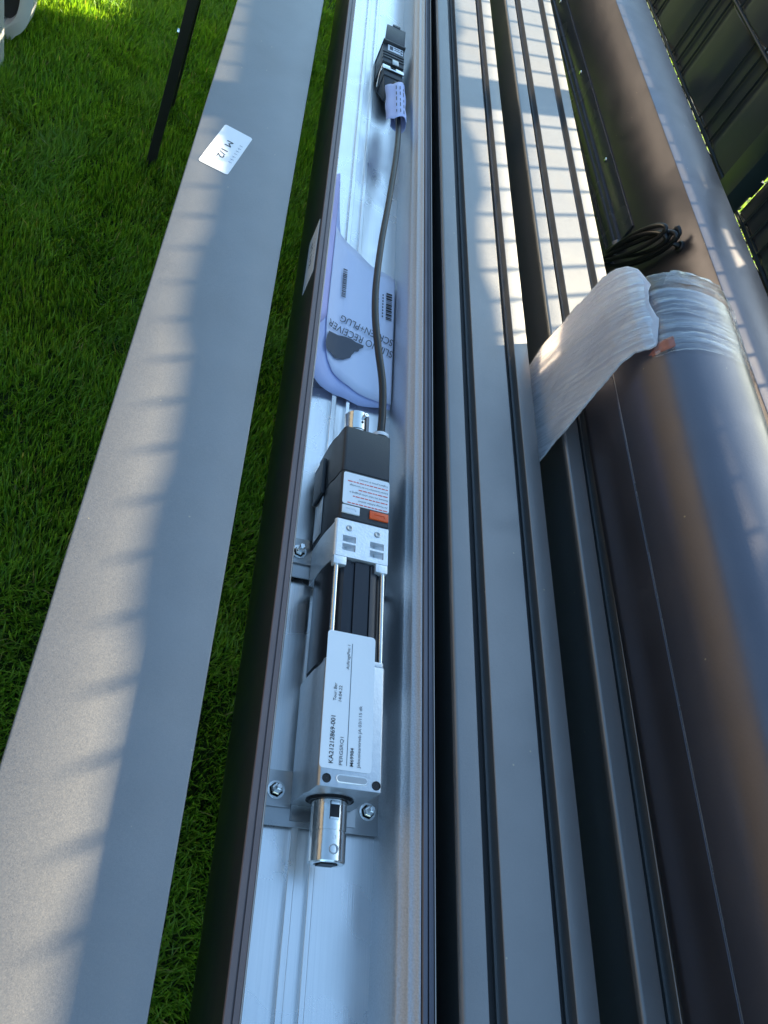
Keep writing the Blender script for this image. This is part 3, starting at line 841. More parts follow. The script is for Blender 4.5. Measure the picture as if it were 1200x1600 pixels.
# couplings on both shaft ends
ZS = Zh(0.5285); XS = 0.1750
near = build('coupling', MB().rings([(0, 0.0125), (0.0200, 0.0125), (0.0202, 0.0120), (0.0208, 0.0120), (0.0210, 0.0126), (0.0390, 0.0126), (0.0400, 0.0118), (0.0400, 0.0085), (0.0385, 0.0080), (0.0385, 0.0001)], (XS, gy0 - 0.0012, ZS), (0, -1, 0), 40), 'zinc', t)
build('square_socket', MB().box(XS - 0.0056, XS + 0.0056, gy0 - 0.0418, gy0 - 0.0398, ZS - 0.0056, ZS + 0.0056), 'dark_hole', near)
build('slot_window', MB().box(XS - 0.0034, XS + 0.0034, gy0 - 0.0150, gy0 - 0.0030, ZS + 0.0085, ZS + 0.0128), 'dark_hole', near, bevel=0.0004)
build('slot_key', MB().box(XS - 0.0030, XS + 0.0030, gy0 - 0.0056, gy0 - 0.0032, ZS + 0.0100, ZS + 0.0131), 'zinc', near, bevel=0.0003)
build('slot_key', MB().box(XS - 0.0032, XS + 0.0032, gy0 - 0.0152, gy0 - 0.0136, ZS + 0.0100, ZS + 0.0129), 'zinc', near, bevel=0.0003)
build('retaining_ring', MB().rings([(0, 0.0130), (0, 0.0148), (0.0012, 0.0148), (0.0012, 0.0130)], (XS, gy0 - 0.0004, ZS), (0, -1, 0), 32), 'black_rubber', near)
build('pin_hole', MB().rings([(0, 0.0001), (0.0, 0.0013), (0.0003, 0.0013)], (XS + 0.0006, gy0 - 0.0262, ZS + 0.0124), (0, 0, 1), 14), 'dark_hole', near)
g_ = build('grub_screw', MB().rings([(0, 0.0033), (0.0004, 0.0032), (0.0004, 0.0024), (-0.0004, 0.0022), (-0.0004, 0.0001)], (XS + 0.0006, gy0 - 0.0335, ZS + 0.0126), (0, 0, 1), 20), 'steel_plate', near)
far = build('coupling', MB().rings([(0, 0.0108), (0.0130, 0.0108), (0.0132, 0.0116), (0.0330, 0.0116), (0.0340, 0.0108), (0.0340, 0.0001)], (XS + 0.0005, by1 - 0.001, ZS + 0.0105), (0, 1, 0), 40), 'zinc', t)
build('set_screw', MB().rings([(0, 0.0022), (0.0040, 0.0022), (0.0045, 0.0018), (0.0045, 0.0010), (0.0036, 0.0001)], (XS + 0.0040, by1 + 0.0265, ZS + 0.0210), (0.25, 0, 1), 16), 'zinc', far)
build('pin_hole', MB().rings([(0, 0.0001), (0, 0.0012), (0.0003, 0.0012)], (XS + 0.0025, by1 + 0.0195, ZS + 0.0220), (0.1, 0, 1), 12), 'dark_hole', far)
gl = build('cable_gland', MB().rings([(0, 0.0075), (0.005, 0.0074), (0.006, 0.0066), (0.010, 0.0060), (0.010, 0.0030)], (0.1935, by1 - 0.002, ZT - 0.0085), (0, 1, 0.15), 24), 'black_rubber', t)
build('gland_collar', MB().rings([(0, 0.0062), (0, 0.0078), (0.0032, 0.0078), (0.0034, 0.0060)], (0.1935, by1 + 0.0030, ZT - 0.0078), (0, 1, 0.15), 24), 'white_plastic', gl)
# the white order label, lying over the gearbox and past its far edge
LX0, LX1, LY0, LY1 = 0.1550, 0.1920, 0.1440, 0.2430
tilt = R(2.0)
zl = ZT + 0.0003
lab = build('order_label', plate([(x, y, zl) for x, y in rounded_rect((LX0 + LX1) / 2, (LY0 + LY1) / 2, LX1 - LX0, LY1 - LY0, 0, 0.0025)], (0, 0, 1), 0.0003), 'label_paper', t, smooth=0)
def lt(s, u, v0, v1, h, mat='print_black', bold=0.0):
    text_part('printed_text', s, lab, mat, (LX0 + (LX1 - LX0) * u, LY0 + (LY1 - LY0) * v0, zl + 0.0004), (0, 1, 0), (-1, 0, 0), (LY1 - LY0) * (v1 - v0), h, bold=bold)
lt('KA21212869-001', 0.250, 0.035, 0.360, 0.0031, bold=0.006)
lt('Tour: Ber', 0.245, 0.470, 0.600, 0.0023)
lt('14.04.22', 0.350, 0.470, 0.585, 0.0023)
lt('AuftragsPos: 1', 0.470, 0.715, 0.905, 0.0021)
lt('PERGSRQ1', 0.430, 0.030, 0.220, 0.0024, 'print_grey')
lt('M69984', 0.640, 0.030, 0.155, 0.0024, bold=0.006)
lt('Jalousieantrieb JA 03/115 dk', 0.770, 0.025, 0.460, 0.0022, 'print_grey')
xl_ = LX0 + (LX1 - LX0) * 0.51
build('ruled_line', plate([(xl_, LY0 + 0.003, zl + 0.0004), (xl_ + 0.0004, LY0 + 0.003, zl + 0.0004), (xl_ + 0.0004, LY1 - 0.008, zl + 0.0004), (xl_, LY1 - 0.008, zl + 0.0004)], (0, 0, 1), 0.0001), 'print_grey', lab, smooth=0)

# ------------------------------------------------------------------ leaflet in the channel
def interp(x, P):
    return float(np.interp(x, [p[0] for p in P], [p[1] for p in P]))
def leaf_section(u, lift):
    """u 0 (right wall) .. 1 (left rim); returns X, Z"""
    # flat on the floor, then rolling up the left side wall
    L = u * 0.118
    flat = 0.066
    z0 = ZF + 0.0052 + lift
    if L <= flat: return 0.2192 - L * (0.2192 - 0.161) / flat, z0 + 0.0010 * math.sin(L * 140)
    a = (L - flat) / 0.040
    if a < 1.35: return 0.2270 - flat - 0.040 * math.sin(a), z0 + 0.040 * (1 - math.cos(a))
    x = 0.2270 - flat - 0.040 * math.sin(1.35); z = z0 + 0.040 * (1 - math.cos(1.35)); d = L - flat - 0.040 * 1.35
    return x - d * math.cos(1.35), z + d * math.sin(1.35)
def leaf(near, far_, lift, u0, u1, nu=40, nv=14):
    rows = []
    for i in range(nu + 1):
        u = u0 + (u1 - u0) * i / nu
        ya, yb = interp(u, near), interp(u, far_)
        x, z = leaf_section(u, lift)
        rows.append([(x + SC * (ya + (yb - ya) * j / nv) + 0.0, ya + (yb - ya) * j / nv, z + 0.0016 * math.sin(j / nv * 3.1) * lift * 100) for j in range(nv + 1)])
    return MB().sheet(rows)
t = thing('leaflet', (0.19, 0.62, ZF), 'folded pale blue instruction leaflet curled inside the open channel', 'leaflet')
back_near = [(0.0, 0.529), (0.35, 0.524), (0.55, 0.528), (0.72, 0.531), (0.85, 0.534), (0.93, 0.540), (1.0, 0.560)]
back_far = [(0.0, 0.715), (0.60, 0.725), (0.70, 0.800), (0.76, 0.885), (1.0, 0.840)]
bk = build('back_sheet', leaf(back_near, back_far, 0.0, 0.0, 0.985), 'leaflet_back', t, smooth=80, solid=0.0008)
cov_near = [(0.0, 0.535), (0.13, 0.533), (0.38, 0.539), (0.52, 0.546), (0.62, 0.556), (0.69, 0.572), (0.72, 0.592), (0.735, 0.625)]
cov_far = [(0.0, 0.728), (0.25, 0.738), (0.45, 0.752), (0.60, 0.766), (0.735, 0.780)]
cv = build('cover_page', leaf(cov_near, cov_far, 0.0022, 0.0, 0.735), 'leaflet_paper', t, smooth=80, solid=0.0006)
fold_near = [(0.70, 0.640), (0.80, 0.612), (1.0, 0.600)]
fold_far = [(0.70, 0.800), (0.76, 0.884), (1.0, 0.838)]
build('fold_flap', leaf(fold_near, fold_far, 0.0014, 0.742, 0.990, 14), 'leaflet_edge', t, smooth=80, solid=0.0006)
zc = ZF + 0.0052 + 0.0022 + 0.0012
def on_cover(x, y, up=0.0010):
    """height of the cover page at x,y"""
    xx = x - SC * y
    L = 0.2270 - xx
    if L <= 0.066: z = 0.0
    else:
        s_ = min(0.975, (L - 0.066) / 0.040); z = 0.040 * (1 - math.cos(math.asin(s_)))
    return ZF + 0.0074 + z + 0.0036 * 0.5 + up
def drape_text(name, s, o, ex, length, h, mat, parent):
    ob = text_part(name, s, parent, mat, (o[0], o[1], 0), (ex[0], ex[1], 0), (ex[1] * 1.0, -ex[0] * 1.0, 0), length, h)
    # letters are upside down from the camera: reading direction -X, letter-up towards -Y
    base = world_loc(parent)
    for v in ob.data.vertices:
        p = v.co + base
        v.co.z = on_cover(p.x, p.y) - base.z
    return ob
def drape_text2(s, o, ex, ey, length, h, mat):
    ob = text_part('printed_text', s, cv, mat, (o[0], o[1], 0), (ex[0], ex[1], 0), (ey[0], ey[1], 0), length, h)
    base = world_loc(cv)
    for v in ob.data.vertices:
        p = v.co + base
        v.co.z = on_cover(p.x, p.y) - base.z
e1 = unit((-0.92, 0.36)); e2 = np.array((e1[1], -e1[0])) * -1
e2 = np.array((-0.36, -0.92)) / np.linalg.norm((0.36, 0.92))
e1 = unit((-1.0, 0.22)); e2 = unit((-0.22, -1.0))
drape_text2('SLIM IO RECEIVER', (0.2245, 0.6085), e1, e2, 0.076, 0.0105, 'print_grey')
drape_text2('SCREEN+PLUG', (0.2245, 0.6260), e1, e2, 0.062, 0.0105, 'print_grey')
def drape_poly(name, P, mat):
    m = MB(); n = len(P)
    c = np.mean(np.array(P), axis=0)
    rings_ = [[tuple(c + (np.array(p) - c) * s) for p in P] for s in (1.0, 0.66, 0.33)]
    vs_ = [(x, y, on_cover(x, y, 0.0008)) for rg in rings_ for x, y in rg] + [(c[0], c[1], on_cover(c[0], c[1], 0.0008))]
    fs = []
    for k in range(2):
        fs += [(k * n + i, k * n + (i + 1) % n, (k + 1) * n + (i + 1) % n, (k + 1) * n + i) for i in range(n)]
    fs += [(2 * n + i, 2 * n + (i + 1) % n, 3 * n) for i in range(n)]
    return build(name, m.add(vs_, fs), mat, cv, smooth=60)
blob = [(0.284, 1.145), (0.302, 1.136), (0.315, 1.131), (0.327, 1.123), (0.334, 1.114), (0.341, 1.109), (0.348, 1.104), (0.347, 1.097), (0.341, 1.095), (0.339, 1.088), (0.333, 1.089), (0.331, 1.084),
        (0.328, 1.080), (0.326, 1.073), (0.314, 1.069), (0.300, 1.073), (0.296, 1.080), (0.293, 1.085), (0.286, 1.091), (0.282, 1.095), (0.280, 1.104), (0.279, 1.114), (0.281, 1.130)]
def on_px(u, v, h=0.540):
    return (u * h, v * h)
drape_poly('printed_logo', [on_px(u, v, 0.548 - (0.35 - u) * 0.28) for u, v in blob], 'print_grey')
def drape_bar(x, y, lx, ly):
    P = [(x - lx / 2, y - ly / 2), (x + lx / 2, y - ly / 2), (x + lx / 2, y + ly / 2), (x - lx / 2, y + ly / 2)]
    build('barcode_bar', MB().add([(a, b, on_cover(a, b)) for a, b in P], [(0, 1, 2, 3)]), 'print_black', cv, smooth=0)
rr = random.Random(3)
yy = 0.655
while yy < 0.697:
    h = rr.choice((0.0008, 0.0012, 0.002, 0.0028)); drape_bar(0.2180, yy + h / 2, 0.0070, h); yy += h + rr.choice((0.0008, 0.0014))
yy = 0.668
while yy < 0.715:
    h = rr.choice((0.0008, 0.0012, 0.002)); drape_bar(0.1640, yy + h / 2, 0.0050, h); yy += h + rr.choice((0.0008, 0.0014))
for k in range(8):
    drape_bar(0.2105, 0.658 + k * 0.005, 0.0014, 0.0024)
    if k < 6: drape_bar(0.2050, 0.660 + k * 0.0048, 0.0012, 0.0020)

# ------------------------------------------------------------------ motor cable, plug and paper tag
P = [(0.1935, by1 + 0.006, ZT - 0.0070), (0.1942, 0.470, ZT - 0.006), (0.1925, 0.505, ZT - 0.004), (0.1868, 0.545, ZT - 0.003), (0.1822, 0.590, ZT - 0.003), (0.1820, 0.640, ZT - 0.004),
     (0.1870, 0.715, ZT - 0.006), (0.1955, 0.800, ZT - 0.009), (0.2050, 0.905, ZT - 0.014), (0.2095, 0.975, ZT - 0.021), (0.2085, 1.045, ZT - 0.026), (0.2065, 1.100, ZT - 0.030)]
tag(build('motor_cable', MB().tube(catmull(P, 8), 0.0036, 14), 'black_rubber', smooth=60), 'black rubber cable running from the motor to the plug in the channel', 'cable')

t = plug = thing('cable_plug', (0.2050, 1.15, ZF), 'black rectangular plug connector with metal latch lying in the channel', 'plug')
def frustum(x0, x1, z0, z1, ya, X0, X1, Z0, Z1, yb):
    return MB().add([(x0, ya, z0), (x1, ya, z0), (x1, ya, z1), (x0, ya, z1), (X0, yb, Z0), (X1, yb, Z0), (X1, yb, Z1), (X0, yb, Z1)],
                    [(0, 1, 2, 3), (4, 5, 6, 7), (0, 1, 5, 4), (1, 2, 6, 5), (2, 3, 7, 6), (3, 0, 4, 7)])
px0, px1 = 0.1905, 0.2195; zb, zt = ZF + 0.0020, ZF + 0.0310
build('cable_hood', frustum(0.1970, 0.2140, zb + 0.010, zt - 0.012, 1.088, px0 + 0.001, px1 - 0.001, zb, zt - 0.003, 1.118), 'black_plastic', t, bevel=0.0015)
pb = build('plug_body', MB().box(px0, px1, 1.1181, 1.140, zb, zt - 0.002), 'black_plastic', t, bevel=0.001)
sb = build('socket_body', MB().box(px0 - 0.004, px1 + 0.000, 1.1402, 1.183, zb, zt + 0.002), 'black_plastic', t, bevel=0.0012)
for k in range(3):
    build('grip_rib', MB().box(px0 - 0.0042, px1 - 0.0002, 1.149 + k * 0.0062, 1.152 + k * 0.0062, zb + 0.003, zt + 0.0032), 'black_plastic', sb, bevel=0.0006)
build('name_plate', MB().box(px0 + 0.003, px1 - 0.002, 1.168, 1.1815, zt + 0.0022, zt + 0.0027), 'label_paper', sb)
for k, (dx_, dy_, w_, h_) in enumerate(((0.003, 0.003, 0.005, 0.008), (0.010, 0.009, 0.008, 0.0012), (0.010, 0.005, 0.010, 0.0010), (0.020, 0.002, 0.003, 0.003), (0.020, 0.008, 0.003, 0.003))):
    build('printed_mark', MB().box(px0 + 0.003 + dx_, px0 + 0.003 + dx_ + w_, 1.168 + dy_, 1.168 + dy_ + h_, zt + 0.0028, zt + 0.0030), 'print_grey', sb)
fo = build('flange', MB().box(px0 - 0.005, px1 + 0.001, 1.1832, 1.1870, zb - 0.0005, zt + 0.006), 'black_plastic', t, bevel=0.0008)
build('open_lid', frustum(px0 - 0.003, px1 - 0.001, zt + 0.003, zt + 0.006, 1.1872, px0 - 0.001, px1 + 0.000, zt + 0.004, zt + 0.007, 1.222), 'black_plastic', t, bevel=0.0006)
build('lid_tab', MB().box(px0 + 0.008, px0 + 0.020, 1.2222, 1.2270, zt + 0.004, zt + 0.0075), 'black_plastic', t, bevel=0.0006)
lt_ = build('latch', MB().box(px0 - 0.003, px1 + 0.001, 1.1290, 1.1365, zt - 0.0010, zt + 0.0005), 'zinc', t, bevel=0.0004)
build('latch_arm', MB().tube([(px0 - 0.0026, 1.133, zt), (px0 - 0.0034, 1.128, zt - 0.008), (px0 - 0.003, 1.120, zt - 0.016), (px0 - 0.0022, 1.117, zt - 0.021)], 0.0012, 8), 'zinc', lt_)
build('latch_arm', MB().tube([(px1 + 0.0012, 1.133, zt), (px1 + 0.0016, 1.128, zt - 0.008), (px1 + 0.0012, 1.120, zt - 0.016)], 0.0012, 8), 'zinc', lt_)
build('release_tab', MB().box(px0 + 0.010, px0 + 0.020, 1.1370, 1.1475, zt + 0.0034, zt + 0.0046), 'steel_plate', lt_, bevel=0.0008)

plug.scale = (1.0, 1.22, 1.08); plug.location.y += 0.016; plug.location.x += 0.001
# rolled paper tag round the cable
rows = []
for j in range(13):
    y = 0.985 + 0.095 * j / 12
    cxx = 0.2090 + 0.0008 * math.sin(j); czz = ZT - 0.022 - 0.0055 * (j / 12)
    row = []
    for i in range(26):
        a = R(-150 + 330 * i / 25)
        r_ = 0.0105 + 0.0016 * i / 25 + (0.006 if i > 22 else 0) * (i - 22) / 3
        row.append((cxx + r_ * math.cos(a) * 0.95, y + (0.004 * math.sin(i * .5)), czz + r_ * math.sin(a)))
    rows.append(row)
tg = build('paper_tag', MB().sheet(rows), 'leaflet_back', smooth=80, solid=0.0003)
tag(tg, 'rolled white paper tag with small print round the cable near the plug', 'paper tag')
rr = random.Random(9)
for ln, ang in enumerate((70, 95, 120)):
    for k in range(5):
        y0 = 0.995 + k * 0.0155; w_ = rr.uniform(0.006, 0.012)
        a = R(ang); r_ = 0.0128
        def q(y, da):
            f_ = (y - 0.985) / 0.095
            return (0.2090 + r_ * math.cos(a + da) * 0.95, y, ZT - 0.022 - 0.0055 * f_ + r_ * math.sin(a + da))
        build('printed_mark', MB().add([q(y0, -0.05), q(y0 + w_, -0.05), q(y0 + w_, 0.05), q(y0, 0.05)], [(0, 1, 2, 3)]), 'print_grey', tg, smooth=0)

# ------------------------------------------------------------------ two grooved posts
ZG = Zh(0.486)
def grooved(x0, sh, label, y1=Y1):
    t = thing('grooved_profile', (x0 + 0.048, 0.9, ZB), label, 'metal profile', 'grooved grey profiles side by side')
    w = 0.0970; b = 0.0028
    gs = ((0.0180, 0.0302), (0.0684, 0.0800)); d = 0.013
    out = [(x0 + 0.002, ZB), (x0 + w - 0.002, ZB), (x0 + w, ZB + 0.002), (x0 + w, ZG - 0.0010), (x0 + w - 0.0003, ZG - 0.0003), (x0 + w - 0.001, ZG)]
    for ga, gb_ in reversed(gs):
        out += [(x0 + gb_ + 0.0005, ZG), (x0 + gb_, ZG - 0.0005), (x0 + gb_, ZG - d + 0.003), (x0 + gb_ - 0.0018, ZG - d + 0.003), (x0 + gb_ - 0.0018, ZG - d), (x0 + ga, ZG - d), (x0 + ga, ZG - 0.0005), (x0 + ga - 0.0005, ZG)]
    out += arc(x0 + b, ZG - b, b, 90, 180, 5) + [(x0, ZG - 0.0050), (x0 + 0.0160, ZG - 0.0060), (x0 + 0.0160, ZB + 0.030), (x0, ZB + 0.030), (x0, ZB + 0.002)]
    build('body', MB().prism(out, Y0, y1, sh), 'coat_grey', t)
    for ga, gb_ in gs:
        build('gasket', MB().prism([(x0 + ga + 0.0012, ZG - d + 0.0002), (x0 + gb_ - 0.0022, ZG - d + 0.0002), (x0 + gb_ - 0.003, ZG - d + 0.0022), (x0 + ga + 0.002, ZG - d + 0.0022)], Y0, y1, sh), 'black_rubber', t)
grooved(0.2515, 0.004, 'grey profile with two dark grooves right beside the open channel')
grooved(0.3815, 0.003, 'grey profile with two dark grooves lying under the wrapped profile end')

# ------------------------------------------------------------------ wrapped rounded profile
BX = 0.408
bigtop = [(BX, 0.420), (BX + 0.0006, 0.405), (BX + 0.0028, 0.391), (BX + 0.0075, 0.3785), (BX + 0.0145, 0.3684), (BX + 0.0240, 0.3606), (BX + 0.0360, 0.3555), (BX + 0.052, 0.3525), (BX + 0.070, 0.3520),
          (BX + 0.086, 0.3540), (BX + 0.100, 0.3600), (BX + 0.112, 0.3690), (BX + 0.121, 0.3820), (BX + 0.1265, 0.400), (BX + 0.129, 0.420)]
sec = [(BX + 0.128, 0.4855), (BX + 0.129, 0.480)] + list(reversed(bigtop)) + [(BX, 0.4270), (BX + 0.0009, 0.4276), (BX + 0.0009, 0.4288), (BX, 0.4294), (BX, 0.472), (BX + 0.0012, 0.4800), (BX + 0.006, 0.4855)]
t = thing('wrapped_profile', (0.468, 0.0, ZG + 0.0005), 'large rounded brown grey profile with its far end wrapped in film and foam', 'metal profile')
poly = [(x, Zh(h)) for x, h in sec]
SBIG = -0.006
build('body', MB().prism(poly, Y0, 0.600, SBIG), 'coat_brown', t, smooth=50)
build('seam_line', MB().prism([(BX - 0.0002, Zh(0.4272)), (BX + 0.0006, Zh(0.4272)), (BX + 0.0006, Zh(0.4279)), (BX - 0.0002, Zh(0.4279))], Y0, 0.600, SBIG), 'aluminium', t)
op = []
for i, (x, h) in enumerate([(BX + 0.002, 0.392), (BX + 0.0045, 0.381), (BX + 0.0075, 0.3735), (BX + 0.0110, 0.3675), (BX + 0.0145, 0.3625)]):
    op.append([(x - 0.0010 + 0.0004 * math.sin(i * 9 + j * 4), 0.519 + 0.013 * j / 5, Zh(h) + 0.0008 + 0.0003 * math.sin(j * 7 + i * 3)) for j in range(6)])
build('warning_tape', MB().sheet(op), 'orange_tape', t, smooth=80, solid=0.0002)

def vnoise(x, y, z, s):
    return noise.noise(Vector((x * s, y * s, z * s)))
# foam sheet down the left face
foam = [(0.4180, 0.3690), (0.4120, 0.3735), (0.4060, 0.3800), (0.4005, 0.389), (0.3945, 0.402), (0.3890, 0.425), (0.3835, 0.450), (0.3785, 0.473), (0.3740, 0.495), (0.3700, 0.516)]
fnear = [0.560, 0.527, 0.525, 0.526, 0.524, 0.515, 0.504, 0.494, 0.487, 0.482]
ffar = [0.606, 0.632, 0.642, 0.646, 0.644, 0.638, 0.633, 0.627, 0.620, 0.610]
rows = []
nf = 60
for i in range(nf + 1):
    s = i / nf * (len(foam) - 1)
    k = np.arange(len(foam))
    x = np.interp(s, k, [p[0] for p in foam]); h = np.interp(s, k, [p[1] for p in foam])
    ya = np.interp(s, k, fnear); yb = np.interp(s, k, ffar)
    row = []
    for j in range(61):
        v = j / 60; y = ya + (yb - ya) * v
        y += 0.004 * vnoise(3, h, 0.3 if v > .5 else 0.9, 40) * abs(2 * v - 1) + 0.0015 * vnoise(5, h, 0.1 if v > .5 else 0.7, 160) * abs(2 * v - 1)
        bul = 0.0065 * math.sin(math.pi * v) ** 0.7 + 0.0022 * vnoise(0, y, h, 22) + 0.0016 * (0.5 - abs(vnoise(1, y + 0.75 * h, 0.12 * h, 95))) + 0.0007 * vnoise(2, y + 0.75 * h, 0.15 * h, 260)
        row.append((x - bul, y, Zh(h)))
    rows.append(row)
fo = build('foam_sheet', MB().sheet(rows), 'foam', smooth=80, solid=0.0016)
skin = [[(p[0] - 0.0016 - 0.0011 * abs(vnoise(7, p[1] + 0.75 * p[2], 0.1 * p[2], 140)), p[1], p[2] + 0.0002) for p in r] for r in rows[2:]]
build('film_skin', MB().sheet(skin), 'foam_film', fo, smooth=80)
tag(fo, 'white foam sheet hanging over the left side of the wrapped profile end', 'foam sheet')

# stretch film over the end
def film_rows(y_list, off_fn, i0, i1, nn=44):
    P = bigtop[i0:i1]
    rows = []
    for y in y_list:
        row = []
        for k in range(nn + 1):
            s = k / nn * (len(P) - 1)
            x = np.interp(s, range(len(P)), [p[0] for p in P]); h = np.interp(s, range(len(P)), [p[1] for p in P])
            c = Vector((x - (BX + 0.0645), 0, (0.45 - h))); c.normalize()
            o_ = off_fn(k / nn, y)
            row.append((x + c.x * o_ + SBIG * y, y, Zh(h) + c.z * o_))
        rows.append(row)
    return rows
def off1(u, y):
    v = (y - 0.515) / 0.11
    w = 0.0022 + 0.0010 * max(0, v) + 0.0016 * abs(vnoise(u * 2.0, y * 6, 3, 7.0)) * (0.4 + v) + 0.0022 * (0.5 - abs(vnoise(u * 1.1, y * 30 + u * 7, 5, 2.0))) * (0.3 + v) - 0.0008
    w += 0.013 * max(0, v) ** 1.2 * math.exp(-((u - 0.88) / 0.11) ** 2) - 0.002 * max(0, v)
    return w
ys_ = [0.515 + 0.105 * j / 34 for j in range(35)]
rows = film_rows(ys_, off1, 3, 15)
last = rows[-1]
cxm = BX + 0.064; czm = Zh(0.42)
for k in range(1, 9):                            # gathered over the open end
    f_ = k / 8
    rows.append([(p[0] + (cxm - p[0]) * f_ * 0.85 + 0.002 * vnoise(p[0], k, p[2], 60), 0.620 + 0.012 * math.sin(f_ * math.pi) + 0.003 * vnoise(p[0], p[2], k, 45), p[2] + (czm - p[2]) * f_ * 0.85) for p in last])
fm = build('stretch_film', MB().sheet(rows), 'stretch_film', smooth=80)
tag(fm, 'clear crinkled stretch film wrapped round the end of the rounded profile', 'plastic film')
bl = [[(p[0], p[1] + 0.0025, p[2] + 0.0005) for p in r[10:36]] for r in rows[-10:-3]]
build('crinkled_layer', MB().sheet(bl), 'bubble_film', fm, smooth=80)
ty = [0.517 + 0.085 * j / 20 for j in range(21)]
tp_rows = film_rows(ty, lambda u, y: off1(0.58 + 0.26 * u, y) + 0.0012, 10, 14, 16)
build('clear_tape', MB().sheet(tp_rows), 'bubble_film', fm, smooth=80)

# ------------------------------------------------------------------ far profile with screwed rail
SF = -0.038
FXL = 0.6800
ZFt = Zh(0.463)
t = farp = thing('screwed_profile', (0.675, 1.2, ZB), 'tall brown grey profile with a screwed black rail along its side by the fence', 'metal profile')
xw = 0.088
sec = bevelled(FXL, FXL + xw, ZB, ZFt, 0.0016)
build('body', MB().prism(sec, 0.10, Y1, SF), 'coat_brown', t)
yr = 1.075
rail = build('rail', MB().prism([(FXL - 0.0001, Zh(0.628)), (FXL - 0.0001, Zh(0.5685)), (FXL - 0.0010, Zh(0.5675)), (FXL - 0.0026, Zh(0.5675)), (FXL - 0.0032, Zh(0.5685)), (FXL - 0.0032, Zh(0.597)), (FXL - 0.0075, Zh(0.5975)), (FXL - 0.0085, Zh(0.599)), (FXL - 0.0085, Zh(0.604)), (FXL - 0.0110, Zh(0.6045)),
                                 (FXL - 0.0120, Zh(0.606)), (FXL - 0.0120, Zh(0.610)), (FXL - 0.0045, Zh(0.6105)), (FXL - 0.0045, Zh(0.624)), (FXL - 0.0060, Zh(0.6245)), (FXL - 0.0060, Zh(0.628))], yr, Y1, SF), 'coat_dark', t)
build('lower_rail', MB().prism([(FXL - 0.0001, Zh(0.646)), (FXL - 0.0001, Zh(0.6283)), (FXL - 0.0090, Zh(0.6283)), (FXL - 0.0090, Zh(0.646))], yr + 0.004, Y1, SF), 'coat_dark', t)
build('rail_end_cap', MB().prism([(FXL - 0.0002, Zh(0.650)), (FXL - 0.0002, Zh(0.596)), (FXL - 0.0090, Zh(0.598)), (FXL - 0.0150, Zh(0.606)), (FXL - 0.0150, Zh(0.650))], yr - 0.014, yr - 0.0005, SF), 'coat_dark', t, bevel=0.001)
for k in range(6):
    y = 0.985 + 0.288 * (k + 1)
    if y > Y1 - 0.05: break
    x = FXL + SF * y - 0.0032
    sw = build('screw', MB().rings([(0, 0.0042), (0.0006, 0.0042), (0.0018, 0.0030), (0.0018, 0.0012), (0.0010, 0.0010), (0.0010, 0.0001)], (x, y, Zh(0.583)), (-1, 0, 0), 18), 'zinc', rail)
gx, gy, gz = FXL + SF * 0.945, 0.945, Zh(0.5015)
build('grommet', MB().rings([(0, 0.0085), (0.002, 0.0085), (0.0035, 0.0070), (0.0035, 0.0045), (0.001, 0.0045)], (gx, gy, gz), (-1, 0, 0), 24), 'black_rubber', t)

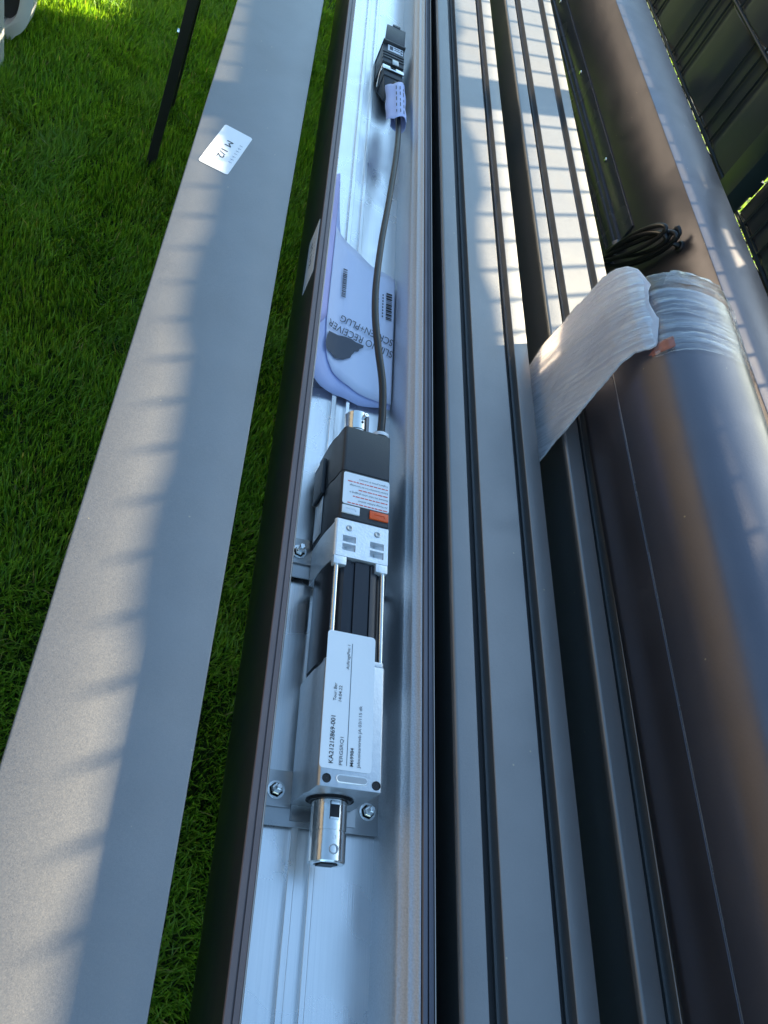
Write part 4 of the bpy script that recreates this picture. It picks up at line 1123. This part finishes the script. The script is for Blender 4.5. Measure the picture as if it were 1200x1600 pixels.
# cable coil hanging from the grommet
def coil():
    pts = [(gx + 0.001, gy, gz), (gx - 0.010, gy + 0.002, gz), (gx - 0.020, gy + 0.006, gz - 0.004)]
    c = Vector((0.6180, 0.985, Zh(0.548)))
    ax1 = Vector((-0.006, 0.036, -0.060)); ax2 = Vector((-0.011, 0.013, 0.004))
    N = 26
    for k in range(1, N * 4 + 4):
        a = 2 * math.pi * k / N + 2.6
        j = k / N
        sc_ = (1.0, 0.86, 1.07, 0.93, 1.0)[int(j)] * (1 - (j % 1)) + (1.0, 0.86, 1.07, 0.93, 1.0, 1.0)[int(j) + 1] * (j % 1)
        pts.append(c + ax1 * math.cos(a + 0.22 * math.sin(j * 3)) * sc_ + ax2 * math.sin(a) * (1.25 - 0.22 * j) + Vector((-0.0030 * j + 0.006 * math.sin(a * 0.5), 0.004 * math.sin(j * 5), 0.005 * math.cos(j * 4))))
    return pts
cc = coil()
tag(build('cable_coil', MB().tube(catmull(cc, 3), 0.0034, 10), 'black_rubber', smooth=60), 'looped black cable coil hanging from the side of the screwed profile', 'cable')
# ------------------------------------------------------------------ white garden furniture at the upper left
t = thing('garden_chair', (-0.72, 2.48, 0), 'white curved garden chair base with dark panel standing in the grass', 'chair')
def band(path, w, th, mat, name, y):
    """curved band in the XZ plane, depth along Y"""
    m = MB(); rows = []
    n = len(path)
    L, Rr = [], []
    for i in range(n):
        a = Vector((path[max(i - 1, 0)][0], path[max(i - 1, 0)][1])); b = Vector((path[min(i + 1, n - 1)][0], path[min(i + 1, n - 1)][1]))
        d = (b - a).normalized(); nn_ = Vector((-d.y, d.x))
        p = Vector(path[i]); L.append(p + nn_ * th / 2); Rr.append(p - nn_ * th / 2)
    poly_ = L + list(reversed(Rr))
    m.prism([(p.x, p.y) for p in poly_], y - w / 2, y + w / 2)
    return build(name, m, mat, t, bevel=0.004)
path = [(-0.578, 0.70), (-0.578, 0.40), (-0.578, 0.20), (-0.580, 0.145), (-0.588, 0.100), (-0.604, 0.066), (-0.628, 0.044), (-0.665, 0.034), (-0.95, 0.034)]
path = [(v.x, v.y) for v in catmull([(a, b, 0) for a, b in path], 4)]
band(path, 0.055, 0.034, 'furniture_white', 'side_frame', 2.35)
band(path, 0.055, 0.034, 'furniture_white', 'side_frame', 2.80)
build('seat_panel', MB().box(-0.95, -0.602, 2.36, 2.79, 0.060, 0.60), 'furniture_mesh', t, bevel=0.004)
build('front_bar', MB().box(-0.655, -0.608, 2.18, 2.225, 0.0, 0.62), 'furniture_white', t, bevel=0.006)
build('arm_rest', MB().box(-0.95, -0.555, 2.17, 2.40, 0.701, 0.725), 'furniture_white', t, bevel=0.006)
